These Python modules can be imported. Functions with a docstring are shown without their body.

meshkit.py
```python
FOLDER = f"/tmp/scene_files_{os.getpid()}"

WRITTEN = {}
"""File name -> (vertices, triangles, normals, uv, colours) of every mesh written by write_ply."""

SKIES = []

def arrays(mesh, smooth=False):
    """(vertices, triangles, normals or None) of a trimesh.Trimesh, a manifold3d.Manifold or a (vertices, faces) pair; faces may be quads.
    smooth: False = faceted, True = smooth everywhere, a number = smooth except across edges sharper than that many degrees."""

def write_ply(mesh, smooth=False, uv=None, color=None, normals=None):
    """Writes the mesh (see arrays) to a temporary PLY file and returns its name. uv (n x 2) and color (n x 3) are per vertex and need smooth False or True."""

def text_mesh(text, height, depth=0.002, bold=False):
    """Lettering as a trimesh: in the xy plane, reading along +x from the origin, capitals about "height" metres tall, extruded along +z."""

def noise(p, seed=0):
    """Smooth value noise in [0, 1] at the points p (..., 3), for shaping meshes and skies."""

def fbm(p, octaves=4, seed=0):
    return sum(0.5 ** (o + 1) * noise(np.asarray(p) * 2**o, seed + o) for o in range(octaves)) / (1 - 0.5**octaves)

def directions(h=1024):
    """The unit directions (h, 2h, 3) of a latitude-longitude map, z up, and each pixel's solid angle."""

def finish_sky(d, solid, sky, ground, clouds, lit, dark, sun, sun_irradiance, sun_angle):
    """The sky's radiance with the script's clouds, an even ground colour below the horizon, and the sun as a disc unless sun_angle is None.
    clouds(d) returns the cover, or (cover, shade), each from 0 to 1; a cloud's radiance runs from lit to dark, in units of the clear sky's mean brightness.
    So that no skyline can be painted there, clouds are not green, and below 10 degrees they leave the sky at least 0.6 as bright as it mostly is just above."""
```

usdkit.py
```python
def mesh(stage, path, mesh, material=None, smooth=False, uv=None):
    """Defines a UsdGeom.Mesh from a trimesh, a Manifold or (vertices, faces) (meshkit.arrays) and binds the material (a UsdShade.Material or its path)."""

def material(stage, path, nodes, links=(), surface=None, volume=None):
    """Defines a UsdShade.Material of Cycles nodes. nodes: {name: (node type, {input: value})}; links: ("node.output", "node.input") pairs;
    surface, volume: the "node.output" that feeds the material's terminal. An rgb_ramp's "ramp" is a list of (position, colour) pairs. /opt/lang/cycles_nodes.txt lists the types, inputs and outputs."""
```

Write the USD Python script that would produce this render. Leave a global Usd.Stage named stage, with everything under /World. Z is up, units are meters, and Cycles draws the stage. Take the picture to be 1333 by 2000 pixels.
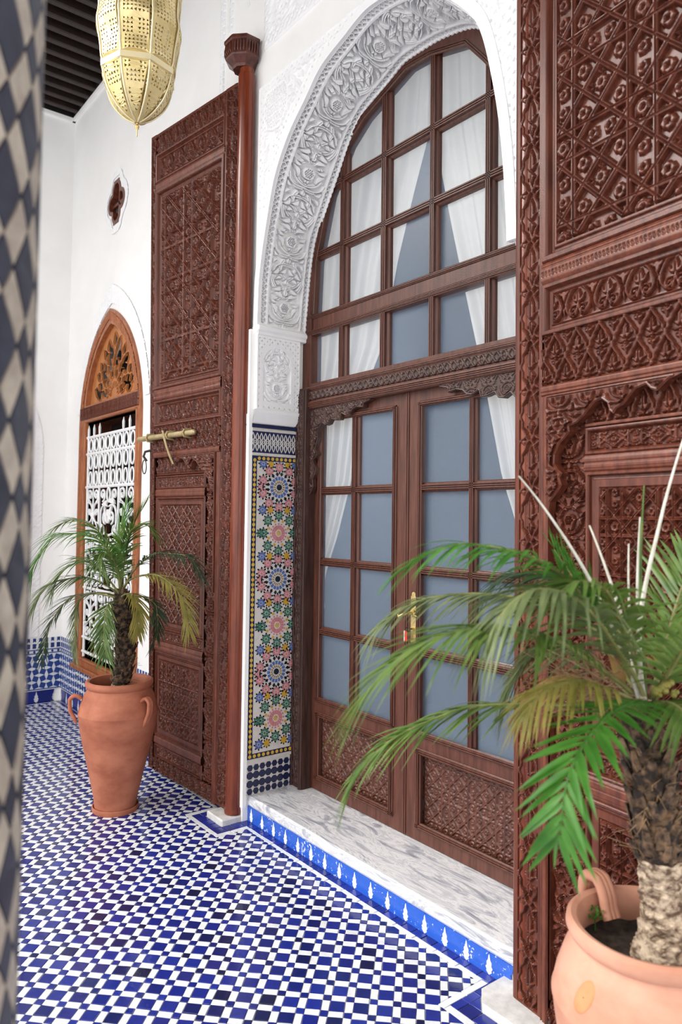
import math, random
import numpy as np, trimesh, shapely, usdkit, meshkit
from shapely.geometry import Polygon, LineString, MultiLineString, MultiPolygon, Point, box as sbox
from shapely.ops import unary_union
from scipy.ndimage import map_coordinates
from pxr import Usd, UsdGeom, UsdLux, UsdShade, Gf, Sdf, Vt

random.seed(7); RNG = np.random.default_rng(7)
stage = Usd.Stage.CreateInMemory()
UsdGeom.SetStageUpAxis(stage, 'Z'); UsdGeom.SetStageMetersPerUnit(stage, 1.0)
UsdGeom.Xform.Define(stage, '/World'); UsdGeom.Scope.Define(stage, '/World/Looks')
PI = math.pi

# ------------------------------------------------------------------ camera, light, exposure
F, CX, CY, H = 1445.79, 666.5, 959.3, 1.6
def camera_axes(yaw, pit, rol):
    cy, sy = math.cos(yaw), math.sin(yaw)
    fwd = np.array([math.cos(pit)*cy, math.cos(pit)*sy, math.sin(pit)])
    right = np.array([sy, -cy, 0]); up = np.cross(right, fwd)
    r = right*math.cos(rol)+up*math.sin(rol); u = -right*math.sin(rol)+up*math.cos(rol)
    A = np.array([r, u, fwd]); A[:, :2] *= -1
    return A
AX = camera_axes(*np.radians([-37.892, 2.150, 0.7317])); EYE = np.array([0, 0, H])
cam = UsdGeom.Camera.Define(stage, '/World/camera')
m = np.eye(4); m[0, :3], m[1, :3], m[2, :3], m[3, :3] = AX[0], AX[1], -AX[2], EYE
cam.AddTransformOp().Set(Gf.Matrix4d(m.tolist()))
AP = 24.0
cam.CreateHorizontalApertureAttr(AP); cam.CreateVerticalApertureAttr(AP*2000/1333)
cam.CreateFocalLengthAttr(F/1333*AP)
cam.CreateVerticalApertureOffsetAttr((CY-1000)/1333*AP)
cam.CreateClippingRangeAttr(Gf.Vec2f(0.05, 200))
cam.CreateFStopAttr(3.0); cam.CreateFocusDistanceAttr(3.3)
cam.CreateExposureAttr(0.36)
dome = UsdLux.DomeLight.Define(stage, '/World/sky_light')
dome.CreateIntensityAttr(0.6); dome.CreateColorAttr(Gf.Vec3f(1.0, 0.985, 0.965))
sun = UsdLux.DistantLight.Define(stage, '/World/sun')
sun.CreateIntensityAttr(2.8); sun.CreateAngleAttr(36.0); sun.CreateColorAttr(Gf.Vec3f(1.0, 0.97, 0.93))
sun.AddRotateXYZOp().Set(Gf.Vec3f(52, 0, -34))

def ray(px, py): return np.array([(px-CX)/F, -(py-CY)/F, 1.0])@AX
def at_depth(px, py, d): return EYE+ray(px, py)*d

# ------------------------------------------------------------------ helpers
used = {}
def numbered(parent, name):
    k = used.get((parent, name), 0); used[(parent, name)] = k+1
    return name if k == 0 else f'{name}_{k:03d}'
def path_of(p): return '/World' if p is None else str(p.GetPath())
def tag(o, label=None, cat=None, group=None, kind=None):
    for k, v in (('label', label), ('category', cat), ('group', group), ('kind', kind)):
        if v: o.SetCustomDataByKey(k, v)
    return o
def xf(name, parent=None, loc=None, rz=0):
    pp = path_of(parent); x = UsdGeom.Xform.Define(stage, pp+'/'+numbered(pp, name))
    if loc is not None: x.AddTranslateOp().Set(Gf.Vec3d(*map(float, loc)))
    if rz: x.AddRotateZOp().Set(math.degrees(rz))
    return x.GetPrim()
def thing(name, label, cat, loc=None, rz=0, group=None): return tag(xf(name, None, loc, rz), label, cat, group)
def put(name, mesh, mat, parent=None, smooth=False, kind=None, label=None):
    pp = path_of(parent)
    p = usdkit.mesh(stage, pp+'/'+numbered(pp, name), mesh, M[mat], smooth=smooth).GetPrim()
    return tag(p, label, None, None, kind)
def refer(src, name, loc, rz=0, **kw):
    x = xf(name, None, loc, rz); x.GetReferences().AddInternalReference(src.GetPath()); x.SetInstanceable(True)
    for k in list(src.GetCustomData()): pass
    return tag(x, **kw)

def cat(ms): return trimesh.util.concatenate([m if isinstance(m, trimesh.Trimesh) else trimesh.Trimesh(*m, process=False) for m in ms])
def bx(x0, x1, y0, y1, z0, z1):
    b = trimesh.creation.box([x1-x0, y1-y0, z1-z0]); b.apply_translation([(x0+x1)/2, (y0+y1)/2, (z0+z1)/2]); return b
def bevbox(x0, x1, y0, y1, z0, z1, b):
    """A box with its edges chamfered by b (hull of three slabs)."""
    pts = []
    for sx in (0, 1):
        for sy in (0, 1):
            for sz in (0, 1):
                X, Y, Z = (x0, x1)[sx], (y0, y1)[sy], (z0, z1)[sz]; dx, dy, dz = b*(1-2*sx), b*(1-2*sy), b*(1-2*sz)
                pts += [(X, Y+dy, Z+dz), (X+dx, Y, Z+dz), (X+dx, Y+dy, Z)]
    return trimesh.convex.convex_hull(np.array(pts))
def extr(poly, t):
    """Shapely polygon in (a, b) extruded from 0 to t in the third axis."""
    gs = [g for g in getattr(poly, 'geoms', [poly]) if isinstance(g, Polygon) and g.area > 1e-8]
    return cat([trimesh.creation.extrude_polygon(g, t, engine='earcut') for g in gs])
def xz(mesh, y):
    """(a, b, c) -> (x=a, z=b, y=y-c): c sticks out towards the viewer's side (-y)."""
    v = np.array(mesh.vertices); w = np.c_[v[:, 0], y-v[:, 2], v[:, 1]]
    return trimesh.Trimesh(w, np.array(mesh.faces), process=False)
def tube(pts, r, n=6, cap=True):
    P = np.asarray(pts, float); k = len(P); r = np.broadcast_to(np.asarray(r, float), (k,))
    T = np.gradient(P, axis=0); T /= np.linalg.norm(T, axis=1, keepdims=True)+1e-12
    up = np.array([0, 0, 1.0]) if abs(T[0, 2]) < .9 else np.array([1.0, 0, 0])
    N = np.cross(T[0], up); N /= np.linalg.norm(N); V = []
    for i in range(k):
        N = N-T[i]*(N@T[i]); N /= np.linalg.norm(N)+1e-12; B = np.cross(T[i], N)
        a = np.arange(n)/n*2*PI
        V.append(P[i]+r[i]*(np.cos(a)[:, None]*N+np.sin(a)[:, None]*B))
    V = np.vstack(V); Fs = []
    for i in range(k-1):
        for j in range(n):
            a, b = i*n+j, i*n+(j+1) % n; Fs += [(a, b, b+n), (a, b+n, a+n)]
    if cap:
        c0, c1 = len(V), len(V)+1; V = np.vstack([V, P[:1], P[-1:]])
        for j in range(n): Fs += [(c0, (j+1) % n, j), (c1, (k-1)*n+j, (k-1)*n+(j+1) % n)]
    return trimesh.Trimesh(V, Fs, process=False)
def lathe(prof, n=48):
    """prof: (r, z) bottom to top."""
    P = np.asarray(prof, float); k = len(P); a = np.arange(n)/n*2*PI
    V = np.concatenate([np.c_[r*np.cos(a), r*np.sin(a), np.full(n, z)] for r, z in P]); Fs = []
    for i in range(k-1):
        for j in range(n):
            p, q = i*n+j, i*n+(j+1) % n; Fs += [(p, q, q+n), (p, q+n, p+n)]
    return trimesh.Trimesh(V, Fs, process=False)
def smoothline(pts, n=40):
    P = np.asarray(pts, float)
    from scipy.interpolate import CubicSpline, PchipInterpolator
    t = np.r_[0, np.cumsum(np.linalg.norm(np.diff(P, axis=0), axis=1))]
    return PchipInterpolator(t, P)(np.linspace(0, t[-1], n))
def resample(pts, n):
    P = np.asarray(pts, float); t = np.r_[0, np.cumsum(np.linalg.norm(np.diff(P, axis=0), axis=1))]
    s = np.linspace(0, t[-1], n); return np.c_[[np.interp(s, t, P[:, k]) for k in range(P.shape[1])]].T
def gridmesh(P, mask=None):
    """(nv, nu, 3) points -> mesh."""
    nv, nu = P.shape[:2]; i = np.arange(nv*nu).reshape(nv, nu)
    a, b, c, d = i[:-1, :-1].ravel(), i[:-1, 1:].ravel(), i[1:, 1:].ravel(), i[1:, :-1].ravel()
    if mask is not None:
        k = (mask[:-1, :-1] & mask[:-1, 1:] & mask[1:, 1:] & mask[1:, :-1]).ravel(); a, b, c, d = a[k], b[k], c[k], d[k]
    f = np.concatenate([np.c_[a, b, c], np.c_[a, c, d]])
    v = P.reshape(-1, 3)
    if mask is not None:
        u, inv = np.unique(f, return_inverse=True); v = v[u]; f = inv.reshape(-1, 3)
    return trimesh.Trimesh(v, f, process=False)

# ------------------------------------------------------------------ carved patterns: height rasters of one repeat
def bez(p0, p1, p2, p3=None, n=10):
    t = np.linspace(0, 1, n)[:, None]; p0, p1, p2 = map(np.array, (p0, p1, p2))
    if p3 is None: return (1-t)**2*p0+2*t*(1-t)*p1+t*t*p2
    return (1-t)**3*p0+3*t*(1-t)**2*p1+3*t*t*(1-t)*p2+t**3*np.array(p3)
def spiral(c, r, a0, turns, n=16):
    t = np.linspace(0, 1, n); a = a0+turns*2*PI*t; q = r*(1-.85*t)
    return np.c_[c[0]+q*np.cos(a), c[1]+q*np.sin(a)]
def petal(p, q, w, bend=0.0, n=8):
    p, q = np.array(p, float), np.array(q, float); d = q-p; L = np.hypot(*d); d /= L; nn = np.array([-d[1], d[0]])
    t = np.linspace(0, 1, n); wid = w*np.sin(PI*t**.75)*.5; mid = p+np.outer(t*L, d)+np.outer(bend*L*np.sin(PI*t), nn)
    return Polygon(np.vstack([mid+wid[:, None]*nn, (mid-wid[:, None]*nn)[::-1]])).buffer(0)
class Pat:
    def __init__(s, w, h, res, items, base=0.0, wrap=True, mirror=False):
        s.w, s.h = w, h; nx, ny = int(round(w/res)), int(round(h/res)); s.nx, s.ny = nx, ny
        X, Y = np.meshgrid((np.arange(nx)+.5)/nx*w-w/2, (np.arange(ny)+.5)/ny*h)
        if mirror: sel = nx//2+nx % 2; X, Y = X[:, :sel], Y[:, :sel]
        pts = shapely.points(X, Y); Z = np.full(X.shape, base)
        sh = [(i*w, j*h) for i in (-1, 0, 1) for j in (-1, 0, 1)] if wrap else [(0, 0)]
        for it in items:
            g = it[1]
            if it[0] in ('line', 'groove'):
                ls = [LineString(np.asarray(c)) for c in (g if isinstance(g, list) else [g])]
                G = MultiLineString([shapely.affinity.translate(l, *o) for l in ls for o in sh])
                shapely.prepare(G); d = shapely.distance(pts, G)/it[2]
                if it[0] == 'line':
                    hh = np.where(d < 1, it[3]*(np.sqrt(np.clip(1-d**2, 0, 1)) if it[4] == 'r' else np.clip((1-d)*3, 0, 1)), -1)
                    Z = np.maximum(Z, hh)
                else: Z = np.where(d < 1, Z-it[3]*(1-d), Z)
            elif it[0] == 'poly':
                gs = g if isinstance(g, list) else [g]
                G = unary_union([shapely.affinity.translate(q, *o) for q in gs for o in sh]); shapely.prepare(G)
                ins = shapely.contains(G, pts); d = shapely.distance(pts, G.boundary)
                Z = np.where(ins, np.maximum(Z, it[2]*np.clip(d/it[3], 0, 1)**.6), Z)
            elif it[0] == 'moat':
                for q0 in it[1]:
                    G = MultiPolygon([g for o in sh for g in getattr(shapely.affinity.translate(q0, *o), 'geoms', [shapely.affinity.translate(q0, *o)])]); B = G.buffer(it[4]); shapely.prepare(B); shapely.prepare(G)
                    ib = shapely.contains(B, pts); sub = pts[ib]; d = shapely.distance(sub, G.boundary); ins = shapely.contains(G, sub); zz = np.where(ins, it[2]*np.clip(d/it[3], 0, 1)**.5, 0.0); Z[ib] = zz
            elif it[0] == 'hole':
                gs = g if isinstance(g, list) else [g]
                G = unary_union([shapely.affinity.translate(q, *o) for q in gs for o in sh]); shapely.prepare(G)
                Z = np.where(shapely.contains(G, pts), np.minimum(Z, it[2]), Z)
        if mirror: Z = np.hstack([Z, Z[:, ::-1][:, nx % 2:]])
        s.Z = Z
    def __call__(s, U, V, u0=0, v0=0, su=1.0, sv=1.0):
        a = ((U-u0)/su/s.w+.5)*s.nx-.5; b = (V-v0)/sv/s.h*s.ny-.5
        return map_coordinates(s.Z, [b, a], order=1, mode='grid-wrap')
def mir(c): c = np.array(c, float); c[:, 0] *= -1; return c
def mirp(p): return shapely.affinity.scale(p, -1, 1, origin=(0, 0))

def ogee_pat(w, h, res, d):
    """One pointed lobed arch with a bud and curls inside; arches tile side by side."""
    t = np.linspace(0, 1, 22); x = .5*(1-t**1.35)+.035*np.sin(t*PI*7)*(1-t); arc = np.c_[x*w, t*.97*h]
    R = min(w, h)
    bud = petal((0, .22*h), (0, .80*h), .22*w); low = petal((0, .02*h), (0, .2*h), .14*w)
    sl = petal((.03*w, .16*h), (.30*w, .36*h), .17*w, .15); s2 = petal((.05*w, .06*h), (.34*w, .12*h), .12*w, -.1)
    sp = spiral((.22*w, .26*h), .09*R, PI/2, 1.0)
    up = petal((.5*w, 1.0*h), (.5*w, .55*h), .16*w); u2 = petal((.5*w, .75*h), (.30*w, .97*h), .13*w, .1)
    it = [('poly', [bud, sl, mirp(sl), low, s2, mirp(s2), up, u2, mirp(u2), mirp(up)], .75*d, .018*R+.0015),
          ('line', [arc, mir(arc)], .055*R+.0012, d, 'r'), ('groove', [[(0, .25*h), (0, .7*h)], [(.5*w, .95*h), (.5*w, .65*h)]], .02*R+.0006, .5*d)]
    return Pat(w, h, res, it)
def diamond_pat(w, h, res, d):
    """Stile motif: pointed lozenges strung one over the other with half leaves between."""
    t = np.linspace(0, 1, 26); x = (.05+.40*np.sin(PI*t)**.9+.03*np.sin(t*PI*9))*w; a = np.c_[x, t*h]
    bud = petal((0, .45*h), (0, .9*h), .34*w); b2 = petal((0, .42*h), (0, .12*h), .24*w)
    s1 = petal((.02*w, .42*h), (.30*w, .56*h), .16*w, .15); s2 = petal((.02*w, .40*h), (.26*w, .27*h), .15*w, -.15)
    c1 = petal((.5*w, .02*h), (.16*w, .16*h), .16*w, .12); c2 = petal((.5*w, .98*h), (.16*w, .86*h), .16*w, -.12); c3 = petal((.46*w, -.06*h), (.46*w, .1*h), .12*w)
    it = [('poly', [bud, b2, s1, mirp(s1), s2, mirp(s2), c1, mirp(c1), c2, mirp(c2), c3, mirp(c3)], .8*d, .05*w),
          ('line', [a, mir(a)], .06*w, d, 'r'), ('groove', [[(0, .5*h), (0, .8*h)], [(0, .36*h), (0, .2*h)]], .03*w, .6*d)]
    return Pat(w, h, res, it, wrap=True)
def palm_pat(w, h, res, d):
    """Frieze motif: keyhole arch with two curls and a tall leaf."""
    arc = np.vstack([bez((.14*w, .0), (.55*w, .25*h), (.34*w, .62*h)), bez((.34*w, .62*h), (.25*w, .85*h), (0, .97*h))])
    leaf = petal((0, .38*h), (0, .88*h), .2*w); l2 = petal((.05*w, .42*h), (.2*w, .72*h), .11*w, -.1)
    sp = spiral((.17*w, .22*h), .15*w, PI*.6, -1.2, 20); st = bez((0, .42*h), (.04*w, .2*h), (.1*w, .08*h))
    v = petal((.5*w, .98*h), (.5*w, .5*h), .18*w); v2 = petal((.5*w, .7*h), (.32*w, .96*h), .12*w, .1); v3 = petal((.5*w, .45*h), (.5*w, .02*h), .08*w)
    it = [('poly', [leaf, l2, mirp(l2), v, mirp(v), v2, mirp(v2), v3, mirp(v3)], .8*d, .035*w), ('line', [sp, mir(sp), st, mir(st)], .04*w, .8*d, 'r'),
          ('line', [arc, mir(arc)], .05*w, d, 'r'), ('groove', [[(0, .45*h), (0, .8*h)]], .02*w, .5*d)]
    return Pat(w, h, res, it)
def star_pat(P, res, d):
    """Strapwork: eight-pointed stars on a square lattice, long hexagons between, lobed flowers in the fields."""
    k, q = .152*P, .215*P; sw = .026*P; L = []
    for s in (-1, 1):
        L += [[(s*k, -.1*P), (s*k, 1.1*P)], [(-.6*P, s*k), (.6*P, s*k)], [(-.6*P, P+s*k), (.6*P, P+s*k)]]
    for c in (-P, 0, P, 2*P):
        for s in (-1, 1):
            L += [[(-.7*P, c+s*q+.7*P), (.7*P, c+s*q-.7*P)], [(-.7*P, c+s*q-.7*P), (.7*P, c+s*q+.7*P)]]
    fl = []
    def flower(c, r, n, a0=0.0):
        for i in range(n):
            a = a0+i*2*PI/n; e = (math.cos(a), math.sin(a))
            fl.append(petal((c[0]+.12*r*e[0], c[1]+.12*r*e[1]), (c[0]+r*e[0], c[1]+r*e[1]), r*1.5*math.sin(PI/n)+.1*r, .12))
    for j in (0, 1): flower((0, j*P), .115*P, 6, PI/6)
    for c in ((0, .40*P), (0, .60*P)): flower(c, .085*P, 4, PI/4)
    for s in (-1, 1):
        for c in ((s*.40*P, 0), (s*.60*P, 0), (s*.40*P, P)): flower(c, .085*P, 4, PI/4)
        for c in ((s*.27*P, .27*P), (s*.27*P, .73*P)): flower(c, .095*P, 4, 0)
        flower((s*.5*P, .5*P), .1*P, 8, PI/8)
        for c in ((s*.36*P, .5*P),): flower(c, .05*P, 3, 0 if s < 0 else PI)
    for c in ((s2*.5*P, y*P) for s2 in (-1, 1) for y in (.36, .64)): flower(c, .05*P, 3, PI/2)
    ring = [np.c_[.07*P*np.cos(np.linspace(0, 2*PI, 20)), j*P+.07*P*np.sin(np.linspace(0, 2*PI, 20))] for j in (0, 1)]
    it = [('poly', fl, .72*d, .02*P), ('line', L, sw*1.35, d, 'f'), ('line', ring, .014*P, .9*d, 'r'), ('groove', L, sw*.42, .45*d)]
    return Pat(P, P, res, it)
def arabesque_pat(w, h, res, d, moat=0.0):
    """Plaster scrollwork with a honeycomb boss, one repeat of the soffit band."""
    A = []; lv = []
    def S(*p): c = np.array(p)*[w, h]; c = bez(*c, n=14); A.extend([c, mir(c)])
    def Lf(p, q, ww, b):
        g = petal(np.array(p)*[w, h], np.array(q)*[w, h], ww*w, b, 10); lv.extend([g, mirp(g)])
    S((0, .10), (.42, .12), (.44, .36), (.10, .44)); S((0, .92), (.50, .92), (.50, .66), (.14, .60)); S((0, .44), (.30, .50), (.46, .62), (.47, .74))
    S((.02, .70), (.20, .74), (.30, .88), (.16, .97)); S((0, .05), (.26, .02), (.46, .06), (.49, .18))
    for p, q, ww, b in (((.06, .40), (.40, .46), .15, .18), ((.10, .62), (.44, .52), .14, -.18), ((.04, .12), (.22, .30), .14, .2), ((.25, .16), (.46, .32), .13, .2), ((.20, .34), (.46, .40), .10, -.2),
                        ((.05, .88), (.24, .78), .13, -.2), ((.28, .86), (.46, .74), .13, -.2), ((.12, .70), (.34, .66), .11, .2), ((.30, .96), (.48, .88), .12, .2), ((.30, .02), (.48, .10), .11, -.2), ((.03, .50), (.16, .58), .09, .2)):
        Lf(p, q, ww, b)
    for y0, y1 in ((.44, .60), (.94, 1.04), (.62, .72)): lv.append(petal((0, y0*h), (0, y1*h), .13*w, 0))
    c = (0, .27*h); R = .155*w; disc = Point(c).buffer(R); holes = []
    for i in range(-5, 6):
        for j in range(-5, 6):
            q = (c[0]+(i+.5*(j % 2))*.052*w, c[1]+j*.045*w)
            if math.hypot(q[0]-c[0], q[1]-c[1]) < R*.86: holes.append(Point(q).buffer(.019*w, 3))
    if moat:
        veins = [[tuple(np.array(g.exterior.coords)[0]*.75+np.array(g.centroid.coords[0])*.25), tuple(np.array(g.exterior.coords)[9]*.75+np.array(g.centroid.coords[0])*.25)] for g in lv]
        it = [('line', A, .055*w, d, 'f'), ('groove', A, .012*w, .6*d), ('moat', [g.buffer(-.004*w) for g in lv if g.buffer(-.004*w).geom_type == 'Polygon'], .96*d, .008*w, moat), ('groove', veins, .012*w, .75*d), ('moat', [disc], d, .008*w, moat), ('hole', holes, -.3*d)]
    else: it = [('line', A, .045*w, d, 'f'), ('poly', lv, .92*d, .012*w), ('groove', A, .014*w, .55*d), ('poly', disc, d, .01*w), ('hole', holes, 0.0)]
    return Pat(w, h, res, it)
def lattice_pat(p, res, d):
    """Small plaster border of crossed straps with triangular holes."""
    L = [[(-.5*p, 0), (.5*p, p)], [(-.5*p, p), (.5*p, 0)]]; dm = Polygon([(0, .22*p), (.26*p, .5*p), (0, .78*p), (-.26*p, .5*p)])
    return Pat(p, p, res, [('line', L, .13*p, d, 'f'), ('poly', dm, d, .03*p), ('hole', dm.buffer(-.14*p), .2*d)])
def dots_pat(p, res, d):
    hs = [Polygon([(x-.16*p, y), (x+.02*p, y+.2*p), (x+.16*p, y-.1*p)]) for x, y in ((-.25*p, .25*p), (.25*p, .75*p))]
    return Pat(p, p, res, [('hole', hs, 0.0)], base=d)

def relief(u0, u1, v0, v1, step, hf, mp, edge=None, mask=None):
    nu, nv = max(2, int(round((u1-u0)/step))+1), max(2, int(round((v1-v0)/step))+1)
    U, V = np.meshgrid(np.linspace(u0, u1, nu), np.linspace(v0, v1, nv)); h = hf(U, V)
    if edge is not None:  # turn the border back to depth "edge" so that the piece has sides
        h = h.copy(); h[0, :] = h[-1, :] = edge; h[:, 0] = h[:, -1] = edge
    P = mp(U, V, h); return gridmesh(P, None if mask is None else mask(U, V))
def bordered(u0, u1, v0, v1, prof, inner):
    """Height: a moulding given by prof (distance from the border, height), then the inner pattern at the last height."""
    D, Hh = zip(*prof)
    def f(U, V):
        d = np.minimum(np.minimum(U-u0, u1-U), np.minimum(V-v0, v1-V)); b = np.interp(d, D, Hh)
        return np.where(d < D[-1], b, Hh[-1]+inner(U, V)*np.clip((d-D[-1])/.004, 0, 1))
    return f

# ------------------------------------------------------------------ materials
M = {}
def mat(name, c1, c2=None, scale=(6, 6, 6), rough=.5, bump=0.0, bscale=None, detail=4, lo=.35, hi=.65, **pr):
    n = {'g': ('geometry', {}), 'mp': ('mapping', {'scale': scale}), 'n': ('noise_texture', {'scale': 1.0, 'detail': detail, 'roughness': .6}),
         'r': ('rgb_ramp', {'ramp': [(lo, c1), (hi, c2 or c1)]}), 'p': ('principled_bsdf', {'roughness': rough, **pr})}
    l = [('g.position', 'mp.vector'), ('mp.vector', 'n.vector'), ('n.fac', 'r.fac'), ('r.color', 'p.base_color')]
    if bump:
        n['n2'] = ('noise_texture', {'scale': float(bscale or 60), 'detail': 3}); n['b'] = ('bump', {'strength': bump, 'distance': .004})
        l += [('g.position', 'n2.vector'), ('n2.fac', 'b.height'), ('b.normal', 'p.normal')]
    M[name] = usdkit.material(stage, '/World/Looks/'+name, n, l, surface='p.BSDF')
def tilemat(name, stops, rough=.13, white=False):
    n = {'g': ('geometry', {}), 'o': ('object_info', {}), 'a': ('math', {'math_type': 'add'}), 'w': ('white_noise_texture', {'dimensions': '1D'}),
         'r': ('rgb_ramp', {'ramp': stops}), 'n2': ('noise_texture', {'scale': 45.0, 'detail': 2}), 'b': ('bump', {'strength': .12, 'distance': .004}),
         'n3': ('noise_texture', {'scale': 30.0, 'detail': 4}), 'mx': ('mix_color', {'blend_type': 'multiply', 'fac': .25}), 'r2': ('rgb_ramp', {'ramp': [(.3, (.45, .45, .5)), (.55, (1, 1, 1))]}),
         'p': ('principled_bsdf', {'roughness': rough, 'specular_ior_level': .5})}
    l = [('g.random_per_island', 'a.value1'), ('o.random', 'a.value2'), ('a.value', 'w.w'), ('w.value', 'r.fac'), ('g.position', 'n2.vector'), ('n2.fac', 'b.height'), ('b.normal', 'p.normal'),
         ('g.position', 'n3.vector'), ('n3.fac', 'r2.fac'), ('r.color', 'mx.a'), ('r2.color', 'mx.b'), ('mx.result', 'p.base_color')]
    M[name] = usdkit.material(stage, '/World/Looks/'+name, n, l, surface='p.BSDF')
V_ = (55, 55, 5)
mat('plaster', (.86, .855, .84), (.90, .895, .885), (3, 3, 3), .85, .06, 40)
mat('stucco', (.84, .845, .86), (.89, .89, .90), (8, 8, 8), .8, .05, 150)
mat('stucco_warm', (.62, .42, .30), (.7, .55, .42), (30, 30, 30), .85)
mat('leaf_wood', (.066, .017, .010), (.140, .039, .022), V_, .30, .08, 180, specular_ior_level=.36)
mat('leaf_rail', (.085, .022, .012), (.170, .049, .027), (50, 50, 12), .30, .06, 120, specular_ior_level=.36)
mat('post_wood', (.11, .020, .009), (.20, .042, .016), (30, 30, 3), .2, .04, 90, specular_ior_level=.45)
mat('door_wood', (.065, .022, .014), (.120, .042, .027), V_, .34, .08, 150, specular_ior_level=.4)
mat('frame_wood', (.034, .016, .013), (.075, .034, .026), V_, .42, .1, 120, specular_ior_level=.4)
mat('capital_wood', (.05, .012, .008), (.11, .028, .016), (30, 30, 6), .3, .1, 90)
mat('window_wood', (.26, .075, .028), (.42, .15, .055), (40, 40, 8), .42, .1, 200)
mat('lunette_wood', (.38, .13, .035), (.52, .21, .07), (30, 30, 8), .45, .06, 120)
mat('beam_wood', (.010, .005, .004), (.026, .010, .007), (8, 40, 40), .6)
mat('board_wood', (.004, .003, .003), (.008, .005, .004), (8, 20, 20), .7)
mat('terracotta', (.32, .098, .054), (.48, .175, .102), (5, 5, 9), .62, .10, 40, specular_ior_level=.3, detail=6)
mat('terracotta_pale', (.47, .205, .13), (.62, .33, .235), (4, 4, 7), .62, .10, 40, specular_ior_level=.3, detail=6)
mat('scar', (.52, .20, .085), (.58, .26, .12), (20, 20, 20), .8)
mat('soil', (.012, .008, .006), (.045, .028, .02), (60, 60, 60), .95, .8, 70)
mat('trunk', (.016, .009, .006), (.21, .125, .070), (38, 38, 38), .85, .8, 60, lo=.42, hi=.68)
mat('trunk_base', (.11, .065, .04), (.58, .46, .34), (40, 40, 60), .85, .8, 70, lo=.40, hi=.60)
mat('fibre', (.14, .08, .04), (.32, .2, .1), (40, 40, 40), .8)
mat('marble_pad', (.55, .54, .53), (.74, .73, .71), (22, 22, 22), .6, .2, 60)
mat('grout', (.35, .36, .40), (.5, .5, .52), (60, 60, 60), .9)
mat('dark_grout', (.03, .03, .035))
mat('iron', (.03, .025, .02), (.07, .05, .04), (50, 50, 50), .5, metallic=.6)
mat('white_iron', (.86, .87, .88), (.9, .9, .9), (20, 20, 20), .45)
mat('dark_glass', (.008, .010, .010), (.012, .012, .012), rough=.2)
mat('brass', (.62, .45, .17), (.80, .62, .30), (25, 25, 25), .36, .05, 60, metallic=.85)
mat('lantern_brass', (.66, .52, .22), (.84, .70, .38), (9, 9, 9), .42, .05, 50, metallic=.6)
mat('lantern_edge', (.78, .68, .40), (.86, .76, .5), rough=.35, metallic=.6)
mat('bolt_brass', (.35, .27, .13), (.5, .40, .22), (20, 20, 20), .42, metallic=.5)
mat('red_tag', (.62, .02, .02)); mat('white_tag', (.8, .78, .74))

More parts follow.
